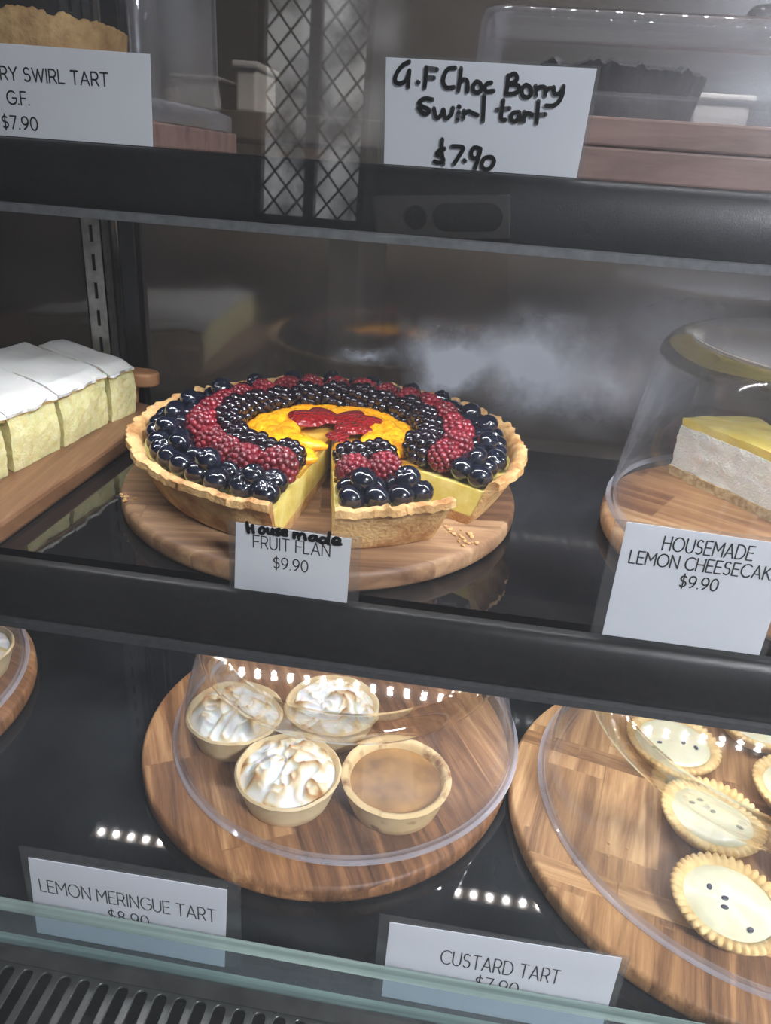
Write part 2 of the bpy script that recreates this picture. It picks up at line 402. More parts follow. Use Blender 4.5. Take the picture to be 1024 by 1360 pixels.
M['cheese'] = mat('cheesecake', srgb(244, 238, 222), srgb(251, 247, 236), 120, rough=0.6, bstr=0.9, bscale=560, bdist=0.0022, sss=0.2, sssd=0.004)
M['curd'] = mat('lemon_curd', srgb(226, 198, 92), srgb(238, 216, 124), 40, rough=0.25, coat=0.4, bstr=0.15, bscale=90, bdist=0.002, sss=0.2)
M['crumb'] = mat('crumb_base', srgb(176, 146, 100), srgb(220, 194, 148), 260, rough=0.8, bstr=0.9, bscale=600, bdist=0.0016)
M['short'] = mat('short_pastry', srgb(212, 182, 134), srgb(234, 212, 168), 45, rough=0.6, bstr=0.25, bscale=400, bdist=0.0007, sss=0.12, sssd=0.003)
M['short_spot'] = mat('baked_pastry', srgb(140, 92, 52), srgb(222, 192, 140), 70, rough=0.6, bstr=0.3, bscale=400, bdist=0.0008, lo=0.3, hi=0.46)
M['cream'] = mat('passion_cream', srgb(212, 205, 170), srgb(228, 222, 192), 30, rough=0.25, coat=0.3, bstr=0.1, bscale=70, bdist=0.002, sss=0.25, sssd=0.004)
M['seed'] = mat('seed', (0.05, 0.055, 0.08), rough=0.3)
M['caramel'] = mat('caramel_custard', srgb(112, 74, 36), srgb(184, 136, 74), 46, rough=0.42, coat=0.0, bstr=0.15, bscale=300, bdist=0.0006, lo=0.25, hi=0.75, detail=9)
M['choc'] = mat('chocolate', (0.012, 0.009, 0.009), (0.035, 0.026, 0.024), 60, rough=0.5, bstr=0.5, bscale=300, bdist=0.0012)
M['biscuit'] = mat('biscuit_crust', srgb(150, 112, 66), srgb(196, 160, 104), 60, rough=0.7, bstr=0.8, bscale=350, bdist=0.0015)
def meringue():
    t = NT('toasted_meringue'); p = t.n('ShaderNodeBsdfPrincipled'); p.inputs['Roughness'].default_value = 0.5
    p.inputs['Subsurface Weight'].default_value = 0.2; p.inputs['Subsurface Scale'].default_value = 0.003
    at = t.n('ShaderNodeVertexColor'); at.layer_name = 'toast'
    r = ramp(t, at.outputs['Color'], [(0.25, srgb(240, 240, 236)), (0.55, srgb(226, 204, 160)), (0.8, srgb(178, 128, 72)), (1.0, srgb(128, 84, 44))])
    t.l(r.outputs[0], p.inputs['Base Color']); t.surf(p.outputs[0]); return t.m
M['meringue'] = meringue()

sc.cycles.max_bounces = 10
sc.cycles.diffuse_bounces = 3
sc.cycles.glossy_bounces = 5
sc.cycles.transmission_bounces = 8
sc.cycles.transparent_max_bounces = 40
sc.cycles.sample_clamp_indirect = 3.0
sc.cycles.sample_clamp_direct = 0.0
sc.cycles.use_denoising = True

# ------------------------------------------------------------------ the room
FZ = -1.40
def struct(name, mb, m, **k):
    o = mb.build(name, m, **k); o['kind'] = 'structure'; return o
def bx(*a):
    b = MB(); b.box(*a); return b
wall_m = mat('wall_grey', (0.06, 0.06, 0.055), (0.08, 0.08, 0.075), 3, rough=0.8)
front_m = mat('wall_pale', (0.13, 0.135, 0.145), (0.17, 0.175, 0.185), 3, rough=0.8)
white_m = mat('wall_white', (0.7, 0.71, 0.73), rough=0.8)
kit_m = mat('wall_kitchen', (0.16, 0.145, 0.125), (0.22, 0.2, 0.18), 4, rough=0.7)
struct('floor', bx(-2.8, 2.4, -2.7, 2.6, FZ - 0.05, FZ), mat('floor_tile', (0.12, 0.115, 0.11), (0.16, 0.15, 0.14), 6, rough=0.5))
struct('ceiling', bx(-2.8, 2.4, -2.7, 2.6, 1.2, 1.25), mat('ceiling_grey', (0.3, 0.3, 0.3), rough=0.9))
struct('wall_left', bx(-2.85, -2.8, -2.7, 2.6, FZ, 1.2), wall_m)
struct('wall_right', bx(2.4, 2.45, -2.7, 2.6, FZ, 1.2), wall_m)
struct('wall_back', bx(-2.8, 2.4, 2.55, 2.6, FZ, 1.2), kit_m)
b = MB()
b.box(-2.8, -0.93, -2.7, -2.6, FZ, 1.2); b.box(-0.50, 2.4, -2.7, -2.6, FZ, 1.2); b.box(-0.93, -0.50, -2.7, -2.6, FZ, 0.06); b.box(-0.93, -0.50, -2.7, -2.6, 1.02, 1.2)
struct('wall_front', b, front_m)
# latticed window behind the customer: only seen mirrored in the front glass
win = MB()
for x0, x1 in ((-0.93, -0.905), (-0.735, -0.695), (-0.525, -0.50)): win.box(x0, x1, -2.66, -2.6, 0.06, 1.02)
win.box(-0.905, -0.525, -2.66, -2.6, 0.06, 0.085); win.box(-0.905, -0.525, -2.66, -2.6, 0.995, 1.02)
w1 = struct('window_1', win, M['stile'])
lat = MB()
for x0, x1 in ((-0.905, -0.735), (-0.695, -0.525)):
    for s in (-1, 1):
        k = -30
        while k < 40:
            # bars with slope s clipped to the pane
            pts = []
            c0 = 0.085 + k * 0.105
            for t in range(0, 41):
                x = x0 + (x1 - x0) * t / 40
                z = c0 + s * 1.15 * (x - x0)
                if 0.085 <= z <= 0.995: pts.append((x, -2.632, z))
            if len(pts) > 2: lat.tube([pts[0], pts[-1]], 0.0048, 6)
            k += 1
lat.build('lattice', M['stile'], w1)
def daylight():
    t = NT('daylight_pane'); e = t.n('ShaderNodeEmission'); v = coords(t); n = noise_tex(t, v, 5, 4)
    r = ramp(t, n.outputs['Fac'], [(0.38, (0.12, 0.13, 0.14)), (0.62, (1, 1, 1))]); t.l(r.outputs[0], e.inputs[0]); e.inputs[1].default_value = 1.7
    t.surf(e.outputs[0]); return t.m
bx(-0.905, -0.525, -2.655, -2.65, 0.085, 0.995).build('pane', daylight(), w1)

# ------------------------------------------------------------------ display case
X0, X1 = -0.80, 0.62
ZD, ZM, ZT = -0.446, -0.222, 0.001
case = thing('display_case', 'black refrigerated cake display case with glass front and sliding rear glass doors', 'display case', (0, 0.45, FZ))
def cpart(name, mb, m, **k):
    o = mb.build(name, m, case, **k); o.location = Vector((0, -0.45, -FZ)); return o
cpart('deck', bx(X0, X1, 0.2655, 0.665, ZD - 0.02, ZD), M['deck'], bevel=0.001)
cpart('base_cabinet', bx(X0, X1, 0.185, 0.70, FZ, ZD - 0.075), M['case_dark'], bevel=0.004)
cpart('canopy', bx(X0, X1, 0.22, 0.70, 0.30, 0.36), M['case_dark'], bevel=0.004)
for x in (X0 - 0.012, X1): cpart('side_panel', bx(x, x + 0.012, 0.19, 0.70, ZD - 0.075, 0.30), M['case_dark'])
g = MB(); yg = lambda z: 0.2103 + 0.05 * z
g.add([(x, yg(z) + dy, z) for z in (-0.515, 0.30) for dy in (0, 0.005) for x in (X0, X1)], [(0, 2, 3, 1), (4, 5, 7, 6), (0, 1, 5, 4), (2, 6, 7, 3), (0, 4, 6, 2), (1, 3, 7, 5)])
cpart('front_glass', g, M['front_glass'])
u = MB()
vs = [(x, y, z) for z in (ZD + 0.0006, -0.4128) for y in (0.2676, 0.2755) for x in (X0, X1)]
u.add(vs, [(0, 1, 5, 4), (2, 6, 7, 3), (0, 4, 6, 2), (1, 3, 7, 5)], 0)
u.add(vs, [(0, 2, 3, 1), (4, 5, 7, 6)], 1)
cpart('glass_upstand', u, [M['upglass'], M['green_edge']])
# air grille: plate with rounded slots
cu = bpy.data.curves.new('grille_outline', 'CURVE'); cu.dimensions = '2D'; cu.fill_mode = 'BOTH'; cu.extrude = 0.0006; cu.bevel_depth = 0.0005; cu.bevel_resolution = 1
def poly(pts):
    sp = cu.splines.new('POLY'); sp.points.add(len(pts) - 1); sp.use_cyclic_u = True
    for p, q in zip(sp.points, pts): p.co = (q[0], q[1], 0, 1)
poly([(X0, 0.191), (X1, 0.191), (X1, 0.2645), (X0, 0.2645)])
k = -48
while True:
    xc = -0.2315 + k * 0.01178; k += 1
    if xc > X1 - 0.02: break
    if xc < X0 + 0.01: continue
    h = 0.0039
    poly([(xc + h * cos(a), 0.2536 + h * sin(a)) for a in [pi * i / 10 for i in range(11)]] + [(xc - h, 0.2)] + [(xc + h, 0.2)])
tmp = bpy.data.objects.new('grille_tmp', cu); C.objects.link(tmp)
bpy.context.view_layer.update()
gm = bpy.data.meshes.new_from_object(tmp.evaluated_get(bpy.context.evaluated_depsgraph_get()))
bpy.data.objects.remove(tmp)
gm.materials.clear(); gm.materials.append(M['grille'])
go = bpy.data.objects.new('vent_grille', gm); C.objects.link(go); go.parent = case; go.location = (0, -0.45, -FZ + ZD - 0.0008)
lip = MB(); lip.extrude_x([(0.2585, ZD), (0.2585, ZD + 0.0012), (0.2645, ZD + 0.0045), (0.2665, ZD + 0.0045), (0.2665, ZD)], X0, X1)
cpart('grille_lip', lip, M['grille'])
cpart('duct', bx(X0, X1, 0.192, 0.2655, ZD - 0.073, ZD - 0.05), M['case_dark'])
# rear sliding glass doors, black stiles, slotted uprights
GY = 0.664
d1 = cpart('sliding_door', bx(X0, -0.335, GY, GY + 0.006, ZD + 0.01, 0.30), M['door_glass'])
d2 = cpart('sliding_door', bx(-0.33, X1, GY + 0.004, GY + 0.010, ZD + 0.01, 0.30), M['door_glass'])
for d, x in ((d1, -0.352), (d2, -0.327)):
    bx(x, x + 0.016, GY - 0.006, GY + 0.012, ZD, 0.30).build('door_stile', M['stile'], d, bevel=0.0015)
def upright(x, y):
    m = MB(); w_, z0, z1 = 0.0095, ZD, 0.29
    m.box(x - w_, x - 0.0016, y, y + 0.0012, z0, z1); m.box(x + 0.0016, x + w_, y, y + 0.0012, z0, z1)
    z = z0
    while z < z1:
        m.box(x - 0.0016, x + 0.0016, y, y + 0.0012, z, min(z + 0.010, z1)); z += 0.024
    m.box(x - w_, x - w_ + 0.0012, y, y + 0.014, z0, z1); m.box(x + w_ - 0.0012, x + w_, y, y + 0.014, z0, z1)
    m.box(x - w_ + 0.0012, x + w_ - 0.0012, y + 0.006, y + 0.007, z0, z1, 1)
    cpart('slotted_upright', m, [M['steel'], M['stile']])
upright(-0.342, 0.640); upright(0.52, 0.640)
# strip lights
def strip(parent, x0, x1, y, z, off):
    s = bx(x0, x1, y - 0.007, y + 0.007, z - 0.003, z).build('light_strip', M['led_board'], parent, loc=off)
    m = MB(); x = x0 + 0.01
    while x < x1 - 0.01:
        m.add([(x + 0.0026 * cos(pi * i / 4), y + 0.0026 * sin(pi * i / 4), z - 0.0042) for i in range(8)], [tuple(range(8))])
        x += 0.0165
    m.build('diode_row', M['led'], s)
strip(case, -0.06, X1 - 0.02, 0.47, 0.30, Vector((0, -0.45, -FZ)))

def shelf(y0, z, s, ys, label):
    t = thing('display_shelf', label, 'shelf', (0, 0.5, z))
    off = Vector((0, -0.5, -z))
    bx(X0, X1, y0 + 0.004, 0.642, z - 0.006, z).build('shelf_panel', M['black_gloss'], t, loc=off, bevel=0.0006)
    pr = [(0.0125, 0), (0, 0), (-0.0025, -0.0012), (-0.005, -0.005), (-0.0075, -0.012), (-0.0092, -0.020), (-0.0098, -0.028), (-0.0088, -0.0325), (-0.0072, -0.0345),
          (-0.003, -0.0345), (-0.001, -0.02), (0.006, -0.0065), (0.0125, -0.0065)]
    m = MB(); m.extrude_x([(y0 + a, z + c * s) for a, c in pr], X0, X1)
    m.build('front_rail', M['rail'], t, loc=off, smooth=40)
    m = MB(); m.extrude_x([(y0 + a, z + c * s) for a, c in ((-0.0085, -0.0345), (-0.0108, -0.0352), (-0.0108, -0.0395), (-0.003, -0.0395), (-0.003, -0.0345))], X0, X1)
    m.build('rail_lip', M['rail_lip_lit'] if s < 1 else M['rail_lip'], t, loc=off)
    strip(t, -0.345, X1 - 0.03, ys, z - 0.006, off)
    return t
M['rail_lip'] = mat('rail_lip', (0.03, 0.031, 0.033), (0.045, 0.046, 0.048), 300, rough=0.45)
shelf(0.348, ZM, 1.0, 0.53, 'middle black glossy shelf carrying the fruit flan and cheesecake')
shelf(0.400, ZT, 0.9, 0.428, 'upper black shelf carrying the two covered swirl tarts')

# ------------------------------------------------------------------ phone (mirrored in the front glass)
ph = thing('smartphone', 'dark smartphone with a wide camera bar, mirrored in the front glass below the handwritten sign', 'phone')
ph.matrix_world = Matrix(((CR.x, CU.x, -CF.x, 0), (CR.y, CU.y, -CF.y, 0), (CR.z, CU.z, -CF.z, 0), (0, 0, 0, 1)))
bx(-0.066, 0.008, -0.125, 0.034, 0.006, 0.014).build('body', mat('phone_body', (0.05, 0.05, 0.053), rough=0.4), ph, bevel=0.0035)
bar = bx(-0.066, 0.008, -0.012, 0.011, 0.003, 0.006).build('camera_bar', mat('phone_bar', (0.85, 0.85, 0.83), rough=0.4), ph, bevel=0.001)
m = MB()
def stad(x0, x1, r, z0, z1):
    m.prism([(x1 + r * cos(a), r * sin(a)) for a in [-pi / 2 + pi * i / 12 for i in range(13)]] + [(x0 + r * cos(a), r * sin(a)) for a in [pi / 2 + pi * i / 12 for i in range(13)]], z0, z1)
stad(-0.026, -0.003, 0.0075, 0.0022, 0.0031); stad(-0.0431, -0.043, 0.0065, 0.0022, 0.0031)
m.build('lens_glass', mat('lens_black', (0.004, 0.004, 0.005), rough=0.15), bar)

# ------------------------------------------------------------------ boards and domes
def round_board(name, label, cx, cy, z, r, th, m, group=None, wob=0.0, rz=0.0):
    b = MB(); n = 96
    prof = [(0, 0), (r - 0.003, 0), (r - 0.0005, 0.0025), (r, 0.005), (r, th - 0.004), (r - 0.001, th - 0.0012), (r - 0.003, th), (0, th)]
    b.lathe(prof, n)
    if wob:
        b.v = [(x * (1 + wob * sin(2 * math.atan2(y, x))), y, z_) for x, y, z_ in b.v]
    o = b.build(name, m, smooth=50, loc=(cx, cy, z), rz=rz)
    return tag(o, label, 'board', group)
def dome(label, cx, cy, z, rb, rt, h, lean=0.016, group='clear cake domes'):
    outer = [(rb + 0.0022, 0), (rb + 0.0028, 0.0012), (rb + 0.0022, 0.0024), (rb + 0.0003, 0.0030), (rb, 0.0045)]
    rs = lean
    outer += [(rb + (rt + 0.004 - rb) * k / 6, 0.0045 + (h - rs - 0.0045) * k / 6) for k in range(1, 7)]
    nsh = 8
    for k in range(1, nsh + 1):
        a = pi / 2 * k / nsh
        outer.append((rt + 0.004 - rs + rs * cos(a), h - rs + rs * sin(a)))
    nwall = len(outer) - nsh - 1
    outer += [(0, h + 0.0005)]
    t = 0.0026
    inner = [(0, h - t)]
    for k in range(nsh, 0, -1):
        a = pi / 2 * k / nsh
        inner.append((rt + 0.004 - rs + (rs - t) * cos(a), h - rs + (rs - t) * sin(a)))
    inner += [(rb + (rt + 0.004 - rb) * k / 6 - t, 0.0045 + (h - rs - 0.0045) * k / 6) for k in range(6, -1, -1)] + [(rb - t, 0)]
    prof = outer + inner
    mis = []
    for i in range(len(prof)):
        q = prof[i]; q2 = prof[(i + 1) % len(prof)]
        zmid = (q[1] + q2[1]) / 2; rmid = (q[0] + q2[0]) / 2
        sh = (zmid > h - rs * 0.8 and rmid > rt - rs * 0.9) or zmid < 0.0045
        mis.append(2 if zmid < 0.0032 else (1 if sh else 0))
    b = MB(); b.lathe(prof, 96, close=True, mis=mis)
    o = b.build('cake_dome', [M['clear'], M['shoulder'], M['rim']], smooth=40, loc=(cx, cy, z))
    return tag(o, label, 'cake dome', group)

ZB = ZM + 0.014      # top of the boards on the middle shelf
ZL = ZD + 0.0154     # top of the boards on the deck
round_board('round_board', 'round acacia board carrying the fruit flan on the middle shelf', -0.1005, 0.491, ZM, 0.1395, 0.014, M['wood_flan'])
round_board('round_board', 'round wooden board holding the lemon cheesecake slices on the middle shelf', 0.237, 0.489, ZM, 0.1365, 0.014, M['wood_cheese'])
round_board('round_board', 'round acacia board under the lemon meringue tarts on the case floor', -0.0851, 0.4788, ZD, 0.1505, 0.0154, M['wood_round'])
round_board('round_board', 'large round parquet-patterned board under the speckled cream tarts at lower right', 0.2275, 0.449, ZD, 0.1625, 0.0154, M['wood_right'])
round_board('round_board', 'round wooden board cut off by the left edge of the photo on the case floor', -0.499, 0.441, ZD, 0.1505, 0.0154, M['wood_round'], rz=R(40))
dome('clear dome over the lemon meringue tarts', -0.0718, 0.4926, ZL, 0.1415, 0.117, 0.098)
dome('large clear dome over the speckled cream tarts at lower right', 0.248, 0.4653, ZL, 0.158, 0.132, 0.098)
dome('clear dome on the board cut off at the lower left edge', -0.503, 0.45, ZL, 0.1415, 0.117, 0.098)
dome('tall clear dome over the lemon cheesecake slices', 0.2560, 0.500, ZB, 0.149, 0.133, 0.123, lean=0.018)

# ------------------------------------------------------------------ fruit flan
def ico(sub):
    bm = bmesh.new(); bmesh.ops.create_icosphere(bm, subdivisions=sub, radius=1.0)
    v = [x.co.copy() for x in bm.verts]; f = [tuple(q.index for q in p.verts) for p in bm.faces]; bm.free()
    return v, f
ICO = ico(1)
ICO2 = ico(2)
def blueberry_mesh():
    def fn(p):
        d = 1.0
        if p.z > 0.86:
            a = math.atan2(p.y, p.x); k = (p.z - 0.86) / 0.14
            d = 1 - 0.22 * k + 0.06 * sin(5 * a) * (1 - k) * 2
        return p * d
    b = MB(); b.ball((0, 0, 0), 0.0084, 0.0084, 0.0076, 20, 14, fn=fn)
    return b.mesh('blueberry', M['blueberry'], True)
def drupe_mesh(name, m, rx, rz, n, dr, seed):
    rr = random.Random(seed); b = MB()
    b.ball((0, 0, 0), rx * 0.86, rx * 0.86, rz * 0.86, 12, 8)
    ga = pi * (3 - math.sqrt(5))
    for i in range(n):
        z = 1 - 2 * (i + 0.5) / n; r = math.sqrt(1 - z * z); a = ga * i
        tp = 1.0 - 0.18 * max(z, 0)
        c = Vector((rx * r * cos(a) * tp, rx * r * sin(a) * tp, rz * z)) * 0.9
        q = dr * rr.uniform(0.88, 1.08)
        b.add([c + v * q for v in ICO2[0]], ICO2[1])
    return b.mesh(name, m, True)
BLUE = blueberry_mesh()
RASP = [drupe_mesh('raspberry', M['raspberry'], 0.0112, 0.0118, 74, 0.0026, s) for s in (1, 2)]
BLACK = [drupe_mesh('blackberry', M['blackberry'], 0.0098, 0.0124, 32, 0.0042, s) for s in (3, 4)]
def mandarin_mesh():
    b = MB()
    def fn(p):
        return Vector((p.x, p.y * (1 - 0.25 * abs(p.x)), p.z))
    b.ball((0, 0, 0), 0.0185, 0.0092, 0.0048, 36, 14, fn=fn)
    b.v = [(x, y + 9 * x * x, z + (0.0005 * sin(x * 1500 + 300 * y) if z > 0 else 0)) for x, y, z in b.v]
    return b.mesh('mandarin_segment', M['mandarin'], True)
MAND = mandarin_mesh()
def straw_mesh():
    b = MB()
    def fn(p):
        k = 0.5 * (1 + p.x)
        s = 0.45 + 0.65 * math.sqrt(max(0, 1 - k)) if k > 0.2 else 0.9
        return Vector((p.x, p.y * s, p.z * (s if p.z > 0 else 0.25)))
    b.ball((0, 0, 0), 0.0158, 0.0128, 0.0040, 20, 12, fn=fn)
    return b.mesh('strawberry_slice', M['strawberry'], True)
STRAW = straw_mesh()

def wedge(name, prof, a0, a1, m, parent, n=None, nfn=None, smooth=50):
    # closed profile (r,z) swept from a0 to a1 degrees with both cut ends capped
    b = MB(); n = n or max(6, int((a1 - a0) / 1.1)); k = len(prof)
    for i in range(n + 1):
        a = R(a0 + (a1 - a0) * i / n)
        for r, z in prof:
            if nfn: r2, z2 = nfn(a, r, z)
            else: r2, z2 = r, z
            b.v.append((r2 * cos(a), r2 * sin(a), z2))
    for i in range(n):
        for q in range(k):
            q2 = (q + 1) % k
            b.f.append((i * k + q, (i + 1) * k + q, (i + 1) * k + q2, i * k + q2)); b.m.append(0)
    b.f.append(tuple(range(k))); b.m.append(0)
    b.f.append(tuple(n * k + q for q in range(k - 1, -1, -1))); b.m.append(0)
    me = b.mesh(name, m, smooth)
    return part(name, me, parent)
CRUST = [(0.0, 0.0), (0.119, 0.0), (0.1225, 0.003), (0.1265, 0.010), (0.1305, 0.018), (0.1345, 0.0255), (0.1375, 0.0290), (0.1398, 0.0305), (0.1392, 0.0345), (0.1358, 0.0355), (0.1318, 0.0335), (0.1298, 0.029), (0.1270, 0.019), (0.1215, 0.0065), (0.0, 0.0055)]
def crust_noise(a, r, z):
    if r < 0.05: return r, z
    x, y = cos(a), sin(a)
    k = max(0.0, (z - 0.02) / 0.015)
    n1 = nz(x * 11, y * 11, 1.7); n2 = nz(x * 34, y * 34, 4.2); n3 = nz(x * 90, y * 90, z * 300)
    return r + 0.0022 * n1 * min(1, z / 0.03) + 0.0018 * k * n2 + 0.0014 * k * n3, z + k * (0.0022 * n2 + 0.0017 * nz(x * 60, y * 60, 9.1) + 0.0012 * n3)
CUST = [(0.0, 0.0056), (0.1214, 0.0067), (0.1268, 0.019), (0.1292, 0.0258), (0.0, 0.0248)]
GELP = [(0.0, 0.0249), (0.1288, 0.0259), (0.1284, 0.0272), (0.0, 0.0268)]
def cut_noise(a, r, z):
    return r, z
FX, FY = -0.0974, 0.5003
flan = thing('fruit_flan', 'large berry-topped fruit flan with slices missing, on round board behind its price card', 'flan', (FX, FY, ZB))
A0, A1 = -30.0, 267.0
wedge('crust', CRUST, A0, A1, M['crust'], flan, nfn=crust_noise)
wedge('custard_filling', CUST, A0 + 0.25, A1 - 0.25, M['custard'], flan)
wedge('fruit_gel', [(0.0, 0.0249), (0.074, 0.0249), (0.077, 0.0285), (0.0, 0.0295)], A0 + 0.5, A1 - 0.5, M['gel'], flan)

def put(me, parent, r, a, z, rot=None, s=1.0, name=None):
    a = R(a)
    if rot is None: rot = (rnd.uniform(-0.7, 0.7), rnd.uniform(-0.7, 0.7), rnd.uniform(0, 6.28))
    return part(name or me.name.split('.')[0], me, parent, (r * cos(a), r * sin(a), z), rot, s)
def ring(mes, parent, r, z, step, a0, a1, jr=0.002, jz=0.001, s0=0.92, s1=1.08, lay=False):
    n = max(1, round((a1 - a0) / step))
    for i in range(n + 1):
        a = a0 + (a1 - a0) * i / n
        me = rnd.choice(mes)
        rot = None
        if lay: rot = (rnd.uniform(1.0, 1.7), rnd.uniform(-0.4, 0.4), R(a) + rnd.uniform(-0.9, 0.9))
        j = 1.0 if 0 < i < n else 0.0
        put(me, parent, r + rnd.uniform(-jr, jr), a + rnd.uniform(-j, j), z + rnd.uniform(-jz, jz), rot, rnd.uniform(s0, s1))
S0, S1 = A0 + 3.8, A1 - 3.8
ring([BLUE], flan, 0.1195, 0.0330, 7.9, S0, S1, 0.0012)
ring([BLUE], flan, 0.1060, 0.0330, 9.1, S0 + 0.6, S1 - 0.6, 0.0014)
ring([BLUE], flan, 0.1130, 0.0410, 17.0, S0 + 5, S1 - 5, 0.002, s0=0.85, s1=1.0)
ring(RASP, flan, 0.0905, 0.0375, 13.8, S0 + 2.8, S1 - 2.6, 0.0016)
ring(BLACK, flan, 0.0725, 0.0375, 17.4, S0 + 4, S1 - 3.8, 0.0014, lay=True)
def mandarins(parent, r, n, a0, a1, z, tilt):
    for i in range(n):
        a = a0 + (a1 - a0) * (i + 0.5) / n
        put(MAND, parent, r + rnd.uniform(-0.002, 0.002), a, z + rnd.uniform(-0.0008, 0.001), (R(rnd.uniform(-14, 14)), R(rnd.uniform(-6, 6)), R(a + 90 + tilt + rnd.uniform(-14, 14))), rnd.uniform(0.92, 1.06))
mandarins(flan, 0.0545, 16, A0 + 5, A1 - 5, 0.0302, 16)
mandarins(flan, 0.0445, 13, A0 + 7, A1 - 7, 0.0318, -18)
mandarins(flan, 0.0325, 10, A0 + 10, A1 - 8, 0.0324, 8)
for a, r in ((38, 0.025), (72, 0.026), (116, 0.026), (150, 0.025)):
    put(STRAW, flan, r, a, 0.0365, (R(rnd.uniform(-10, 10)), R(-3), R(a)), 1.08)
put(STRAW, flan, 0.016, 4, 0.0362, (0.1, 0, R(4)), 0.9, 'strawberry_slice')

sl = thing('flan_slice', 'cut slice of fruit flan standing loose in the gap beside the price card', 'flan slice', (FX, FY, ZB), 0)
B0, B1 = -77.5, -46.8
def sl_noise(a, r, z):
    r2, z2 = crust_noise(a + 0.6, r, z); return r2, z2
wedge('crust', CRUST, B0, B1, M['crust'], sl, nfn=sl_noise)
wedge('custard_filling', CUST, B0 + 0.3, B1 - 0.3, M['custard'], sl)
wedge('fruit_gel', [(0.0, 0.0249), (0.074, 0.0249), (0.077, 0.0285), (0.0, 0.0295)], B0 + 0.6, B1 - 0.6, M['gel'], sl)
for a, r in ((-72.8, 0.1185), (-65.5, 0.1195), (-58.2, 0.1190), (-51.2, 0.1170), (-72.5, 0.1035), (-64.5, 0.1050), (-56.0, 0.1045)):
    put(BLUE, sl, r, a, 0.0330)
put(BLUE, sl, 0.1115, -54.5, 0.0405); put(BLUE, sl, 0.110, -68.5, 0.0410)
for a, r in ((-70, 0.0895), (-57, 0.0890)): put(RASP[0], sl, r, a, 0.0385, (1.3, 0.2, R(a) + 0.4), 0.93)
for a, r in ((-67, 0.0715), (-54, 0.0705)): put(BLACK[0], sl, r, a, 0.0395, (1.35, 0.1, R(a) - 0.5), 0.98)
for a, r, t in ((-68, 0.051, 80), (-56, 0.052, 100), (-63, 0.038, 75)):
    put(MAND, sl, r, a, 0.0310, (0.15, 0, R(a + 10 + t * 0.1)), 0.86)
put(STRAW, sl, 0.017, -62, 0.0350, (0.1, 0, R(-62)), 0.72)

# crumbs on the boards
def crumb_mesh():
    b = MB(); b.ball((0, 0, 0), 0.0013, 0.001, 0.0008, 6, 5, fn=lambda p: p * (1 + 0.5 * nz(p.x, p.y, p.z, 2)))
    return b.mesh('pastry_crumb', M['crust'], True)
CR_ME = crumb_mesh()
def crumbs(n, cx, cy, sx, sy, z, label, group):
    for i in range(n):
        o = bpy.data.objects.new('pastry_crumb', CR_ME); C.objects.link(o)
        o.location = (cx + rnd.gauss(0, sx), cy + rnd.gauss(0, sy), z + 0.0006); o.rotation_euler = (0, 0, rnd.uniform(0, 6)); o.scale = (rnd.uniform(0.5, 1.5),) * 3
        tag(o, label, 'crumb', group)
crumbs(22, 0.006, 0.422, 0.006, 0.006, ZB, 'tiny pastry crumb on the board beside the cut face of the flan', 'crumbs at the flan cut')
crumbs(9, -0.2135, 0.420, 0.006, 0.005, ZB, 'tiny pastry crumb on the left front of the flan board', 'crumbs left of the flan')

# ------------------------------------------------------------------ vanilla slices on their board
b = MB()
pts = [(-0.62, 0.335), (-0.300, 0.335), (-0.283, 0.338), (-0.2735, 0.348), (-0.270, 0.365), (-0.2698, 0.42), (-0.2693, 0.50), (-0.2690, 0.56), (-0.273, 0.592), (-0.283, 0.612), (-0.305, 0.622), (-0.62, 0.622)]
b.prism(pts, 0, 0.014)
sb = b.build('serving_board', M['wood_slab'], loc=(0, 0, ZM), bevel=0.003)
tag(sb, 'long wooden serving board under the iced vanilla slices', 'board')
h = MB()
h.prism([(0.0165 * cos(pi * i / 12 - pi / 2) * (1 if abs(i - 6) < 7 else 1), 0.0125 * sin(pi * i / 12 - pi / 2)) for i in range(13)] + [(-0.014, 0.0125), (-0.014, -0.0125)], -0.006, 0.006)
h.tube([(-0.008, 0, -0.004), (-0.010, -0.002, -0.0265)], 0.006)
h.build('handle', mat('handle_wood', srgb(150, 104, 70), srgb(190, 140, 98), 40, rough=0.5), sb, smooth=40, loc=(-0.2960, 0.6195, 0.0360), bevel=0.002)

